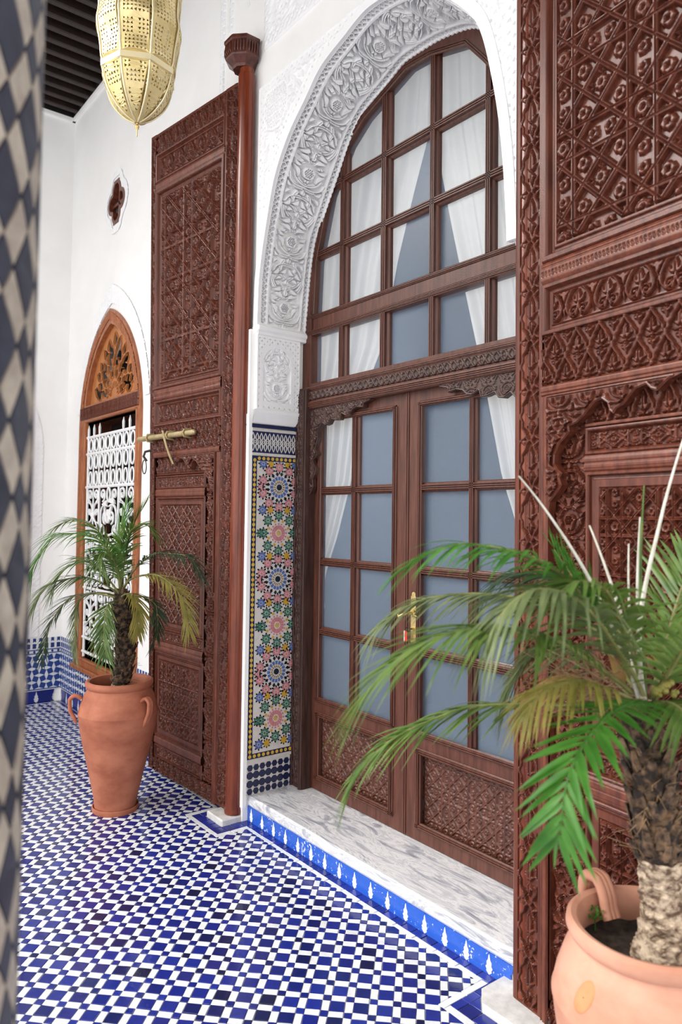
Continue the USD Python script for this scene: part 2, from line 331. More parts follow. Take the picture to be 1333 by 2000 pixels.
mat('room_wall', (.085, .108, .140), (.09, .113, .146), rough=.9)
mat('spine', (.48, .46, .38), (.68, .66, .60), (30, 30, 30), .6)
mat('column_white', (.23, .195, .165), (.34, .30, .255), (30, 30, 30), .5)  # column tiles: white and blue darkened, the column's shade is in the colour
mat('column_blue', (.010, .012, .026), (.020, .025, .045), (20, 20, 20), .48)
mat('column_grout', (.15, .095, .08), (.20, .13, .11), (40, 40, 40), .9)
tilemat('blue_tile', [(0, (.007, .010, .045)), (.10, (.009, .015, .10)), (.45, (.010, .020, .20)), (.8, (.015, .030, .26)), (1, (.022, .024, .15))])
tilemat('navy_tile', [(0, (.010, .018, .16)), (.5, (.012, .026, .25)), (1, (.018, .038, .32))], .2)
tilemat('dado_blue', [(0, (.012, .028, .12)), (.5, (.018, .05, .22)), (1, (.03, .08, .32))], .25)
tilemat('deep_navy', [(0, (.010, .012, .045)), (1, (.016, .022, .075))], .22)
tilemat('white_tile', [(0, (.72, .74, .76)), (.5, (.80, .82, .84)), (1, (.84, .86, .88))], .16)
tilemat('cream_tile', [(0, (.58, .55, .52)), (1, (.70, .67, .64))], .25)
tilemat('yellow_tile', [(0, (.56, .33, .035)), (1, (.66, .46, .07))], .25)
tilemat('pink_tile', [(0, (.50, .15, .18)), (1, (.60, .26, .27))], .25)
tilemat('green_tile', [(0, (.02, .11, .08)), (1, (.04, .17, .11))], .25)
tilemat('pale_blue_tile', [(0, (.05, .11, .32)), (1, (.09, .16, .42))], .25)
tilemat('black_tile', [(0, (.006, .006, .012)), (1, (.012, .014, .022))], .22)
def special_mats():
    # marble: streaks running along the step
    n = {'g': ('geometry', {}), 'mp': ('mapping', {'scale': (2.2, 9, 9), 'rotation': (0, 0, .28)}), 'n': ('noise_texture', {'scale': 1.6, 'detail': 7, 'roughness': .66, 'distortion': 1.6}),
         'r': ('rgb_ramp', {'ramp': [(.30, (.22, .23, .27)), (.43, (.46, .47, .52)), (.51, (.78, .77, .78)), (.58, (.52, .53, .57)), (.68, (.84, .83, .82))]}), 'p': ('principled_bsdf', {'roughness': .32})}
    M['marble'] = usdkit.material(stage, '/World/Looks/marble', n, [('g.position', 'mp.vector'), ('mp.vector', 'n.vector'), ('n.fac', 'r.fac'), ('r.color', 'p.base_color')], surface='p.BSDF')
    # worn blue skirting tile: chips show white
    n = {'g': ('geometry', {}), 'n': ('noise_texture', {'scale': 60.0, 'detail': 4, 'roughness': .7}), 'n2': ('noise_texture', {'scale': 5.0, 'detail': 3}), 'a': ('math', {'math_type': 'multiply_add', 'value2': .35}),
         'r': ('rgb_ramp', {'ramp': [(.0, (.018, .085, .46)), (.80, (.024, .11, .54)), (.83, (.62, .68, .78)), (1, (.75, .77, .8))]}), 'p': ('principled_bsdf', {'roughness': .25})}
    M['skirt_tile'] = usdkit.material(stage, '/World/Looks/skirt_tile', n, [('g.position', 'n.vector'), ('g.position', 'n2.vector'), ('n2.fac', 'a.value1'), ('n.fac', 'a.value3'), ('a.value', 'r.fac'), ('r.color', 'p.base_color')], surface='p.BSDF')
    # frosted pane
    n = {'t': ('transparent_bsdf', {'color': (.96, .97, .98)}), 'd': ('diffuse_bsdf', {'color': (.22, .275, .36)}), 'm': ('mix_closure', {'fac': .30}), 'gl': ('glossy_bsdf', {'color': (.6, .6, .6), 'roughness': .26}),
         'lw': ('layer_weight', {'blend': .5}), 'pw': ('math', {'math_type': 'power', 'value2': 3.5}), 'f': ('math', {'math_type': 'multiply_add', 'value2': .55, 'value3': .025}), 'm2': ('mix_closure', {})}
    M['pane'] = usdkit.material(stage, '/World/Looks/pane', n, [('t.BSDF', 'm.closure1'), ('d.BSDF', 'm.closure2'), ('m.closure', 'm2.closure1'), ('gl.BSDF', 'm2.closure2'), ('lw.facing', 'pw.value1'), ('pw.value', 'f.value1'), ('f.value', 'm2.fac')], surface='m2.closure')
    n = {'d': ('diffuse_bsdf', {'color': (.82, .79, .74)}), 't': ('translucent_bsdf', {'color': (.84, .80, .74)}), 'm': ('mix_closure', {'fac': .55})}
    M['curtain'] = usdkit.material(stage, '/World/Looks/curtain', n, [('d.BSDF', 'm.closure1'), ('t.BSDF', 'm.closure2')], surface='m.closure')
    for nm, c1, c2, tr in (('palm_green', (.050, .110, .020), (.150, .235, .055), (.22, .36, .07)), ('palm_bright', (.024, .115, .012), (.072, .23, .030), (.11, .34, .04)), ('palm_grey', (.075, .110, .045), (.185, .225, .095), (.22, .3, .1)),
                           ('palm_dark', (.02, .05, .03), (.05, .09, .05), (.06, .12, .05)), ('palm_yellow', (.22, .21, .04), (.40, .34, .09), (.45, .40, .10)), ('palm_dry', (.30, .16, .05), (.48, .30, .12), (.4, .25, .1)), ('petiole', (.20, .20, .06), (.36, .36, .14), (.3, .3, .1))):
        n = {'g': ('geometry', {}), 'n': ('noise_texture', {'scale': 14.0, 'detail': 3}), 'r': ('rgb_ramp', {'ramp': [(.35, c1), (.65, c2)]}), 'p': ('principled_bsdf', {'roughness': .42, 'specular_ior_level': .45}),
             't': ('translucent_bsdf', {'color': tr}), 'm': ('mix_closure', {'fac': .28})}
        M[nm] = usdkit.material(stage, '/World/Looks/'+nm, n, [('g.position', 'n.vector'), ('n.fac', 'r.fac'), ('r.color', 'p.base_color'), ('p.BSDF', 'm.closure1'), ('t.BSDF', 'm.closure2')], surface='m.closure')
special_mats()

# ------------------------------------------------------------------ the setting: floor
WY = 2.08; XL = -6.62; CZ = 5.14; ZS = .13
LAT = np.array([-2.514, .879]); E1 = np.array([.0552, .0550]); E2 = np.array([.0566, -.0566]); BIG = .325
def pts_poly(l): return Polygon(l)
pad_l = sbox(-3.62, 1.92, -3.44, 2.08); pad_r = Polygon([(-1.712, 2.08), (-1.712, 1.955), (-1.66, 1.90), (-1.47, 1.90), (-1.47, 2.08)])
navy = unary_union([sbox(XL, 2.034, 1.2, 2.08), sbox(-3.665, 1.862, -3.372, 2.08), sbox(-1.745, 1.842, -1.44, 2.08)])
white = unary_union([sbox(XL, 2.012, 1.2, 2.08), sbox(-3.698, 1.835, -3.34, 2.08), sbox(-1.772, 1.812, -1.41, 2.08), sbox(XL, -1, XL+.06, 2.08)])
navy = unary_union([navy, sbox(XL, -1, XL+.036, 2.08)])
field_area = sbox(XL, -.6, 1.2, 2.08).difference(white)
floor = tag(xf('floor'), kind='structure', label='blue and white glazed mosaic tile floor of the gallery')
put('bed', bx(XL-.3, 6, -16, 2.45, -.12, -.0035), 'grout', floor)
tiles = {'blue_tile': [], 'white_tile': [], 'small_blue_tile': []}
def wob(a): return a+RNG.uniform(-.0012, .0012, 2)
for i in range(-75, 75):
    for j in range(-75, 75):
        o = LAT+i*E1+j*E2
        if not (XL-.1 < o[0] < 1.2 and -.6 < o[1] < 2.1): continue
        if o[0] > -.9 and o[1] < .9: continue
        for k, (a0, a1, b0, b1) in (('blue_tile', (-BIG, BIG, -BIG, BIG)), ('white_tile', (BIG, 1-BIG, -BIG, BIG)), ('white_tile', (-BIG, BIG, BIG, 1-BIG)), ('small_blue_tile', (BIG, 1-BIG, BIG, 1-BIG))):
            g = .012
            q = Polygon([wob(o+a*E1+b*E2) for a, b in ((a0+g, b0+g), (a1-g, b0+g), (a1-g, b1-g), (a0+g, b1-g))])
            c = np.array(q.centroid.coords[0])
            if white.intersects(q): q = q.intersection(field_area)
            if q.is_empty or q.area < 4e-5 or not isinstance(q, Polygon): continue
            tiles[k].append((np.hypot(*(c-[0, 0])), q))
def tilemesh(q, z0=-.006, z1=0.0):
    z1 = z1+RNG.uniform(-.0006, .0006); p = np.array(q.exterior.coords)[:-1]
    if not q.exterior.is_ccw: p = p[::-1]
    c = p.mean(0); n = len(p); d = p-c; L = np.linalg.norm(d, axis=1, keepdims=True); pin = c+d*(1-.0022/np.maximum(L, .004))
    tilt = RNG.normal(0, .009, 2); zz = z1+(pin-c)@tilt
    V = np.vstack([np.c_[p, np.full(n, z0)], np.c_[p, zz-.0012], np.c_[pin, zz]]); Fs = []
    for r in (0, 1):
        for k in range(n): a, b = r*n+k, r*n+(k+1) % n; Fs += [(a, b, b+n), (a, b+n, a+n)]
    for k in range(1, n-1): Fs.append((2*n, 2*n+k, 2*n+k+1))
    return trimesh.Trimesh(V, Fs, process=False)
def onscreen(c, z=0.0):
    q = AX@(np.array([c[0], c[1], z])-EYE)
    if q[2] < .2: return False
    x, y = CX+F*q[0]/q[2], CY-F*q[1]/q[2]; return -5 < x < 1340 and 0 < y < 2005
MT = {'blue_tile': 'blue_tile', 'white_tile': 'white_tile', 'small_blue_tile': 'blue_tile'}
for k, l in tiles.items():
    l.sort(key=lambda t: (not onscreen(t[1].centroid.coords[0]), t[0]))
    for _, q in l[:300]: put(k, tilemesh(q), MT[k], floor)
    put({'blue_tile': 'distant_blue_tiles', 'white_tile': 'distant_white_tiles', 'small_blue_tile': 'distant_small_blue_tiles'}[k], cat([tilemesh(q) for _, q in l[300:]]), MT[k], floor, kind='stuff')
def strip_tiles(area, step, name, mt):
    """Cuts a border area into tiles along x or y."""
    out = []
    for g in getattr(area, 'geoms', [area]):
        x0, y0, x1, y1 = g.bounds; al = (x1-x0) >= (y1-y0); L = (x1-x0) if al else (y1-y0)
        n = max(1, round(L/step))
        for i in range(n):
            a, b = i*L/n+.0012, (i+1)*L/n-.0012
            q = g.intersection(sbox(x0+a, y0, x0+b, y1) if al else sbox(x0, y0+a, x1, y0+b))
            for r in getattr(q, 'geoms', [q]):
                if isinstance(r, Polygon) and r.area > 2e-5: out.append(r.buffer(-.0006))
    out = [r for r in out if not r.is_empty and isinstance(r, Polygon)]
    out.sort(key=lambda r: (not onscreen(r.centroid.coords[0]), np.hypot(*r.centroid.coords[0])))
    for r in out[:110]: put(name, tilemesh(r), mt, floor)
    if out[110:]: put('distant_'+name+'s', cat([tilemesh(r) for r in out[110:]]), mt, floor, kind='stuff')
skirt_y = WY
nv = [sbox(-3.372, 2.034, -1.745, 2.078), sbox(XL+.036, 2.034, -3.665, 2.06), sbox(-3.665, 1.862, -3.62, 2.06), sbox(-3.62, 1.862, -3.44, 1.92), sbox(-3.44, 1.862, -3.372, 2.078),
      sbox(-1.745, 1.842, -1.712, 2.078), sbox(-1.712, 1.842, -1.47, 1.90).difference(pad_r), Polygon([(-1.712, 1.90), (-1.66, 1.90), (-1.712, 1.955)]), sbox(XL, -.6, XL+.036, 2.0)]
for a in nv: strip_tiles(a.difference(unary_union([pad_l, pad_r])), .056, 'border_tile', 'navy_tile')
wt = [sbox(-3.34, 2.012, -1.772, 2.034), sbox(XL+.06, 2.012, -3.698, 2.034), sbox(-3.698, 1.835, -3.665, 2.034), sbox(-3.665, 1.835, -3.372, 1.862), sbox(-3.372, 1.835, -3.34, 2.034),
      sbox(-1.772, 1.812, -1.745, 2.034), sbox(-1.745, 1.812, -1.41, 1.842), sbox(XL+.036, -.6, XL+.06, 2.0)]
for a in wt: strip_tiles(a, .115, 'white_border_tile', 'white_tile')
put('pivot_stone', bevbox(-3.615, -3.445, 1.925, 2.078, -.01, .028, .006), 'marble_pad', floor)
put('pivot_stone', extr(pad_r.buffer(-.003), .04).apply_translation([0, 0, -.012]), 'marble_pad', floor)

# ------------------------------------------------------------------ the setting: back wall with the arch
FRONT = [(-3.405, 2.60), (-3.398, 2.85), (-3.372, 3.01), (-3.322, 3.20), (-3.262, 3.385), (-3.130, 3.575), (-2.991, 3.69), (-2.85, 3.80), (-2.69, 3.85), (-2.50, 3.895), (-2.30, 3.86), (-2.13, 3.765),
         (-1.98, 3.635), (-1.845, 3.463), (-1.777, 3.231), (-1.745, 3.064), (-1.722, 2.874), (-1.705, 2.60)]
BACK = [(-3.418, 2.60), (-3.395, 2.80), (-3.335, 3.13), (-3.238, 3.285), (-3.126, 3.452), (-3.02, 3.615), (-2.914, 3.708), (-2.735, 3.772), (-2.58, 3.825), (-2.41, 3.818), (-2.25, 3.79), (-2.14, 3.75),
        (-2.02, 3.60), (-1.92, 3.43), (-1.82, 3.20), (-1.765, 2.90), (-1.745, 2.60)]
FR, BK = resample(smoothline(FRONT, 200), 400), resample(smoothline(BACK, 200), 400)
open_poly = Polygon([(-3.46, -.2), (-3.46, 2.60)]+[tuple(p) for p in FR]+[(-1.70, 2.60), (-1.70, 2.10), (-1.64, 2.10), (-1.64, -.2)]).buffer(.026, join_style=2)
WX0, WX1, WSILL, WSPR, WAP = -6.235, -4.955, .37, 2.33, 3.21; WXC = (WX0+WX1)/2
def arch_outline(x0, x1, z0, zs, za, n=14):
    xc = (x0+x1)/2; w = (x1-x0)/2; hh = za-zs; R = (w*w+hh*hh)/(2*w) if hh > w else w*1.0; R = max(R, w*1.0)
    am = math.asin(min(1, hh/R)) if hh > w else PI/2; l = [(x0+R-R*math.cos(a), zs+R*math.sin(a)*(1 if hh > w else hh/R)) for a in np.linspace(0, am, n)]; l[-1] = (xc, za)
    return [(x0, z0)]+l+[(x0+x1-p[0], p[1]) for p in l[::-1]][1:]+[(x1, z0)]
win_poly = Polygon(arch_outline(WX0, WX1, WSILL, WSPR, WAP))
VC = (-5.56, 4.04)
vent_poly = unary_union([Point(VC[0]+dx, VC[1]+dz).buffer(r, 10) for dx, dz, r in ((-.085, 0, .08), (.085, 0, .08), (0, .085, .085), (0, -.085, .085))]+[sbox(VC[0]-.05, VC[1]-.17, VC[0]+.05, VC[1]+.17)])
wall_area = sbox(XL-.3, -.12, 3.0, CZ+.3).difference(unary_union([open_poly, win_poly.buffer(-.02), vent_poly]))
wall = tag(xf('wall_back'), kind='structure', label='white plaster wall with the carved horseshoe arch')
put('plaster', xz(extr(wall_area, .30), WY+.30), 'plaster', wall)
SP = ogee_pat(.1, .1, .002, .01)
# soffit of the arch: carved band with borders, swept from the front edge to the back edge
arab = arabesque_pat(.20, .36, .0012, .036, .0048); latt = lattice_pat(.030, .001, .030)
cum = np.r_[0, np.cumsum(np.linalg.norm(np.diff((FR+BK)/2, axis=0), axis=1))]; SL = cum[-1]; DEP = .305
ctr = np.array([-2.56, 2.9])
def soffit_map(U, V, h):
    f = np.stack([np.interp(V, cum, FR[:, k]) for k in (0, 1)], -1); b = np.stack([np.interp(V, cum, BK[:, k]) for k in (0, 1)], -1)
    p = f+(b-f)*(U/DEP)[..., None]; tt = np.stack([np.interp(V+.02, cum, BK[:, k])-np.interp(V-.02, cum, BK[:, k]) for k in (0, 1)], -1)
    tt /= np.linalg.norm(tt, axis=-1, keepdims=True); n = np.stack([tt[..., 1], -tt[..., 0]], -1)
    p = p+n*(h-.036)[..., None]
    return np.stack([p[..., 0], WY+U, p[..., 1]], -1)
def soffit_h(U, V):
    h = arab(U, V-.065, DEP/2+.005, 0, (DEP-.095)/.20, 1.0)
    eb = np.minimum(V, SL-V)
    h = np.where((U < .040), latt(U, V, .020, 0), h); h = np.where((eb < .045), latt(U, V, .02, .01), h)
    h = np.where((np.abs(U-.045) < .006)|(np.abs(U-DEP+.038) < .005), .036, h)
    h = np.where(np.abs(eb-.050) < .005, .036, h)
    sc = .036+.006*np.abs(np.sin(V*PI/.028)); h = np.where(U > DEP-.030, latt(U, V, DEP-.016, 0, .85, .93), h)
    h = np.where(U > DEP-.009, sc, h); h = np.where(U < .006, .036, h)
    return h
put('carved_soffit', relief(0, DEP, 0, SL, .0023, soffit_h, soffit_map), 'stucco', wall, smooth=False, label='deeply carved white plaster underside of the arch')
# arris strip and carved spandrels on the front face
frp = Polygon([(-3.405, 2.56)]+[tuple(p) for p in FR]+[(-1.705, 2.56)])
ring = frp.buffer(.045, join_style=1).difference(frp).intersection(sbox(-3.46, 2.60, -1.5, 4.2))
put('arch_edge', xz(extr(ring, .0175), WY), 'stucco', wall)
dots = dots_pat(.045, .001, .012); arab2 = arabesque_pat(.30, .44, .002, .014, .006); hc = [Point((i+.5*(j % 2))*.022, j*.019).buffer(.0065, 4) for i in (0, 1, -1) for j in (0, 1, 2)]
honey = Pat(.022, .038, .001, [('hole', hc, 0.0)], base=.012)
SX0, SX1, SZ0, SZ1 = -3.435, -1.655, 2.62, 3.955
def spand_h(U, V):
    d = np.minimum(np.minimum(U-SX0, SX1-U), SZ1-V)
    pt = shapely.points(U, V); da = shapely.distance(pt, frp)
    h = np.interp(arab2(U, V, -2.56, 3.0), [0, .014], [.0035, .015])
    for c in ((-3.27, 3.80), (-1.84, 3.80)):
        q = np.hypot((U-c[0])*1.1, V-c[1]); h = np.where(q < .125, honey(U, V), h); h = np.where(np.abs(q-.132) < .008, .014, h)
    h = np.where(da < .09, dots(U, V), h); h = np.where(np.abs(da-.092) < .006, .014, h)
    h = np.where(d < .055, dots(U, V), h); h = np.where(np.abs(d-.058) < .006, .014, h); h = np.where(d < .010, .016, h)
    return h
put('carved_spandrel', relief(SX0, SX1, SZ0, SZ1, .0042, spand_h, lambda U, V, h: np.stack([U, WY-np.maximum(h, .003), V], -1), edge=-.002, mask=lambda U, V: ~shapely.contains_xy(frp.buffer(.012), U, V)), 'stucco', wall, smooth=False, label='white carved plaster field around the arch')
# frieze higher up the wall and the narrow dotted border beside the post
def fr_h(U, V):
    d = np.minimum(np.minimum(U+3.40, 9), V-4.15); h = np.interp(arab2(U, V, -3.0, 4.2, .7, .7), [0, .012], [.003, .012]); h = np.where(d < .06, dots(U, V), h); return np.where(d < .008, .013, h)
put('carved_frieze', relief(-3.40, -1.7, 4.15, 4.80, .008, fr_h, lambda U, V, h: np.stack([U, WY-h, V], -1), edge=-.002), 'stucco', wall, smooth=True)
put('carved_border', relief(-3.90, -3.855, 3.9, 5.1, .0045, lambda U, V: dots(U, V), lambda U, V, h: np.stack([U, WY-h*.8, V], -1), edge=-.002), 'stucco', wall, smooth=True)
put('carved_border', relief(-3.80, -3.76, 4.45, 5.1, .0045, lambda U, V: dots(U, V), lambda U, V, h: np.stack([U+(V-4.45)*.06, WY-h*.8, V], -1), edge=-.002), 'stucco', wall, smooth=True)
for s in (-3.70, -3.60): put('plaster_rib', tube([(s-.12, WY, 5.1), (s, WY, 4.80), (s+.13, WY, 4.50)], .006), 'stucco', wall)
# left reveal: impost ledge, carved panel, mosaic panel
JX, JY0, JY1 = -3.43, 2.058, 2.352
def jamb(U, V, h): return np.stack([JX+h, U, V], -1)
put('impost', cat([bevbox(-3.46, -3.392, 2.06, 2.40, 2.607, 2.645, .01), bevbox(-3.46, -3.402, 2.066, 2.40, 2.59, 2.61, .004)]), 'stucco', wall)
capd = dots_pat(.034, .001, .012); capa = arabesque_pat(.17, .30, .0012, .012, .003); JC = 2.20
CAPARCH = Polygon([(JC-.115, 2.21)]+[(JC-.115*math.cos(a), 2.44+.115*math.sin(a)) for a in np.linspace(0, PI, 20)]+[(JC+.115, 2.21)]); CAPIN = CAPARCH.buffer(-.025)
def cap_h(U, V):
    p = shapely.points(U, V); o = shapely.contains(CAPARCH, p); i = shapely.contains(CAPIN, p)
    h = np.where(o, .012, capd(U, V)); h = np.where(i, capa(U, V, JC, 2.23), h); d = np.minimum(np.minimum(U-JY0-.01, JY1-U), np.minimum(V-2.185, 2.59-V))
    return np.where(d < .012, .013, h)
put('carved_capital', relief(JY0+.01, JY1, 2.185, 2.592, .0023, cap_h, lambda U, V, h: np.stack([JX+.008+h, U, V], -1), edge=-.02), 'stucco', wall, smooth=False, label='white carved plaster panel with a round-headed arch above the mosaic')
put('plaster_cove', gridmesh(np.array([[[JX+.03, JY0, 2.187], [JX+.03, JY1, 2.187]], [[JX+.028, JY0, 2.17], [JX+.028, JY1, 2.17]], [[JX+.002, JY0, 2.112], [JX+.002, JY1, 2.112]]])), 'stucco', wall)
put('jamb_plaster', cat([bx(JX-.03, JX-.004, 2.04, 2.45, .0, 2.62), bx(JX-.03, JX+.004, 2.035, JY0, .07, 2.16)]), 'plaster', wall)
mosaic = xf('mosaic_panel', wall); tag(mosaic, 'tall mosaic panel of pink, green and blue rosettes beside the glazed door')
pieces = {}
def mz(col, poly): pieces.setdefault(col, []).append(poly)
def wedge(c, r0, r1, a, w0, w1):
    e, n = np.array([math.cos(a), math.sin(a)]), np.array([-math.sin(a), math.cos(a)]); c = np.array(c)
    return Polygon([c+e*r0-n*w0, c+e*r0+n*w0, c+e*r1+n*w1, c+e*r1-n*w1])
def kite(c, r0, r1, a, w):
    e, n = np.array([math.cos(a), math.sin(a)]), np.array([-math.sin(a), math.cos(a)]); c = np.array(c); rm = r0+(r1-r0)*.55
    return Polygon([c+e*r0, c+e*rm+n*w, c+e*r1, c+e*rm-n*w])
def gon(c, r, n, a0=0): return Polygon([(c[0]+r*math.cos(a0+i*2*PI/n), c[1]+r*math.sin(a0+i*2*PI/n)) for i in range(n)])
def daisy(c, r, col, n=8, mid=None):
    r *= 1.12
    mz(mid or col, gon(c, r*.27, 8))
    for i in range(n): mz(col, kite(c, r*.30, r*1.08, i*2*PI/n+PI/n, r*.30))
    for i in range(n): mz('black_tile', kite(c, r*.80, r*1.42, i*2*PI/n, r*.21))
MC = 2.235; ZC = [1.769-.2515*i for i in range(6)]
for i, z in enumerate(ZC):
    c = (MC, z)
    if i % 2 == 0:
        mz('black_tile', gon(c, .0165, 16))
        for k in range(16):
            a = k*2*PI/16
            mz('black_tile', wedge(c, .0225, .031, a, .0008, .0022)); mz('yellow_tile', wedge(c, .0325, .0365, a, .0042, .0052)); mz('pale_blue_tile', wedge(c, .040, .058, a, .0060, .0082)); mz('black_tile', kite(c, .061, .085, a+PI/16, .0096))
        for k in range(10): daisy((c[0]+.110*math.cos(k*PI/5+PI/2), c[1]+.110*math.sin(k*PI/5+PI/2)), .0235, 'pink_tile')
    else:
        for k in range(8): mz('yellow_tile', kite(c, .005, .016, k*PI/4, .0038))
        mz('yellow_tile', gon(c, .0045, 8))
        for k in range(16):
            a = k*2*PI/16; mz('pink_tile', wedge(c, .0205, .043, a, .0034, .0074)); mz('pink_tile', kite(c, .045, .056, a, .007))
        for k in range(8):
            daisy((c[0]+.098*math.cos(k*PI/4+PI/2), c[1]+.098*math.sin(k*PI/4+PI/2)), .0225, 'green_tile')
            mz('yellow_tile', gon((c[0]+.068*math.cos(k*PI/4+PI/8), c[1]+.068*math.sin(k*PI/4+PI/8)), .0085, 5, k*PI/4+PI/8))
for i in range(7):
    z = 1.895-.2515*i
    for s in (-1, 1):
        daisy((MC+s*.105, z), .021, 'pale_blue_tile'); mz('yellow_tile', gon((MC+s*.055, z), .012, 8)); daisy((MC+s*.055, z), .017, 'yellow_tile')
        daisy((MC+s*.118, z-.126), .018, 'pink_tile' if i % 2 == 0 else 'green_tile')
area = sbox(JY0+.034, .345, JY1-.002, 1.908)
NB = unary_union([sbox(JY0+.002, .317, JY0+.032, 1.936), sbox(JY0, 1.909, JY1, 1.936), sbox(JY0, .317, JY1, .344)])
yz = lambda me: trimesh.Trimesh(np.c_[JX+np.array(me.vertices)[:, 2], np.array(me.vertices)[:, 0], np.array(me.vertices)[:, 1]], np.array(me.faces), process=False)
taken = None
def put_pieces(col, polys, nm, t):
    ms = []
    for q in polys:
        q = q.buffer(0).intersection(area)
        for g in getattr(q, 'geoms', [q]):
            if isinstance(g, Polygon) and g.area > 2e-6: ms.append(extr(g, t+RNG.uniform(-.0004, .0004)))
    if ms: put(nm, yz(cat(ms)), col, mosaic, kind='stuff')
put('white_ground', yz(extr(area.union(sbox(JY0, .13, JY1, 2.11)), .0022)), 'cream_tile', mosaic)
order = ['pink_tile', 'green_tile', 'pale_blue_tile', 'yellow_tile', 'black_tile']
for k, col in enumerate(order): put_pieces(col, pieces[col], col.replace('_tile', '_pieces'), .0036+.0002*k)
area = sbox(JY0, 0, JY1, 3)
put('navy_border', yz(extr(NB, .0034)), 'deep_navy', mosaic)
ys = [gon((JY0+.017, .331+.0268*i), .0100, 8, PI/8) for i in range(60)]+[gon((JY0+.017+.0285*i, z), .0100, 8, PI/8) for i in range(1, 11) for z in (1.9225, .331)]
ys += [gon((JY0+.017, .331+.0134+.0268*i), .0030, 4) for i in range(59)]
put_pieces('yellow_tile', ys, 'yellow_border_pieces', .0046)
put('white_fillet', yz(cat([extr(sbox(JY0, z, JY1, z+.014), .006) for z in (1.938, 2.070, .300)])), 'cream_tile', mosaic)
put('navy_fillet', yz(extr(sbox(JY0-.004, 2.088, JY1, 2.108), .009)), 'deep_navy', mosaic)
put('navy_band', yz(extr(sbox(JY0, 1.953, JY1, 2.069), .0032)), 'deep_navy', mosaic)
pl = []
for i in range(12):
    y = JY0+.004+i*.0262
    for s in (1, -1):
        g = petal((y, 2.011+s*.004), (y, 2.011+s*.052), .024); pl.append(g.difference(petal((y, 2.011+s*.012), (y, 2.011+s*.046), .0105)))
        for sx in (-1, 1): pl.append(petal((y+sx*.002, 2.011), (y+sx*.0125, 2.011+s*.008), .007))
put_pieces('cream_tile', pl, 'white_band_pieces', .0050)
og = []; ov = []
for i in range(9):
    for j, z in enumerate((.142, .187, .232, .277)):
        y = JY0+.020+i*.0385
        og.append(gon((y, z), .0205, 8, PI/8) if j in (1, 2) else gon((y, z+(-.006 if j == 3 else .006)), .018, 6).intersection(sbox(0, .131, 9, .292)))
put_pieces('deep_navy', og, 'navy_octagons', .0048)

# step: marble slab, riser tiles with the little white trees
step = tag(xf('door_step'), kind='structure', label='grey-veined white marble doorstep with a blue tiled riser')
put('slab', bevbox(-3.455, -1.60, 2.070, 2.52, .078, ZS, .008), 'marble', step)
TREE = Polygon([(-.002, 0), (-.014, .010), (-.011, .014), (-.017, .024), (-.011, .030), (-.012, .042), (-.006, .050), (-.003, .066), (0, .072), (.003, .066), (.006, .050), (.012, .042), (.011, .030), (.017, .024), (.011, .014), (.014, .010), (.002, 0)])
def riser(x0, n, w, z0, h, y, par, nm, mt, sc, axis='x'):
    k = []; tr = []
    for i in range(n):
        a = x0+i*w; q = sbox(a+.001, z0, a+w-.001, z0+h)
        for e in (a, a+w): q = q.difference(shapely.affinity.translate(shapely.affinity.scale(TREE, sc, h/.078, origin=(0, 0)), e, z0+.003))
        k.append(q); tr.append(shapely.affinity.translate(shapely.affinity.scale(TREE, sc*.96, h/.080, origin=(0, 0)), a, z0+.003))
    f = (lambda me: xz(me, y)) if axis == 'x' else (lambda me: trimesh.Trimesh(np.c_[y+np.array(me.vertices)[:, 2], np.array(me.vertices)[:, 0], np.array(me.vertices)[:, 1]], np.array(me.faces)[:, ::-1], process=False))
    for q in k: put(nm, f(extr(q, .008)), mt, par)
    for q in tr: put('white_tree_tile', f(extr(q, .0085)), 'white_tile', par)
riser(-3.396-.108, 17, .108, -.002, .078, WY, step, 'riser_tile', 'skirt_tile', 1.0)
put('riser_bed', bx(-3.455, -1.60, 2.0785, 2.4, -.1, .078), 'white_tile', step)

# ------------------------------------------------------------------ far wall, dado, ceiling, courtyard
far = tag(xf('wall_left'), kind='structure', label='white plaster end wall of the gallery')
put('plaster', bx(XL-.25, XL, -5.0, WY+.3, -.1, CZ+.2), 'plaster', far)
def dado_tiles(u0, u1, z0, z1, p, to3, par, nm):
    n = max(1, round((u1-u0)/p)); p = (u1-u0)/n; m_ = max(1, round((z1-z0)/p)); ms = []
    for i in range(n):
        for j in range(m_):
            c = (u0+(i+.5)*p, z0+(j+.5)*(z1-z0)/m_); q = gon(c, .0320/.06*p, 4, PI/4+(.35 if (i+j) % 2 else -.35)); ms.append(extr(q, .0045))
    put(nm, to3(cat(ms)), 'dado_blue', par, kind='stuff')
def bands(u0, u1, to3, par):
    put('dado_ground', to3(extr(sbox(u0, .095, u1, .548), .003)), 'white_tile', par)
    dado_tiles(u0, u1, .115, .405, .0565, to3, par, 'dado_blue_tiles')
    put('dado_fillet', to3(cat([extr(sbox(u0, z, u1, z+.008), .006) for z in (.108, .412, .442)])), 'dado_blue', par)
    k = []
    n = int((u1-u0)/.045)
    for i in range(n):
        c = u0+(i+.5)*(u1-u0)/n; k += [gon((c, .431), .011, 6), sbox(c-.015, .460, c+.015, .500), sbox(c-.012, .512, c+.012, .546).difference(gon((c, .512), .008, 8))]
    put('dado_frieze_tiles', to3(extr(unary_union(k), .005)), 'dado_blue', par, kind='stuff')
f_far = lambda me: trimesh.Trimesh(np.c_[XL+np.array(me.vertices)[:, 2], np.array(me.vertices)[:, 0], np.array(me.vertices)[:, 1]], np.array(me.faces)[:, ::-1], process=False)
f_back = lambda me: xz(me, WY)
bands(1.78, WY, f_far, far)
wall_tiles = tag(xf('dado', wall), 'blue and white tiled dado under the grilled window')
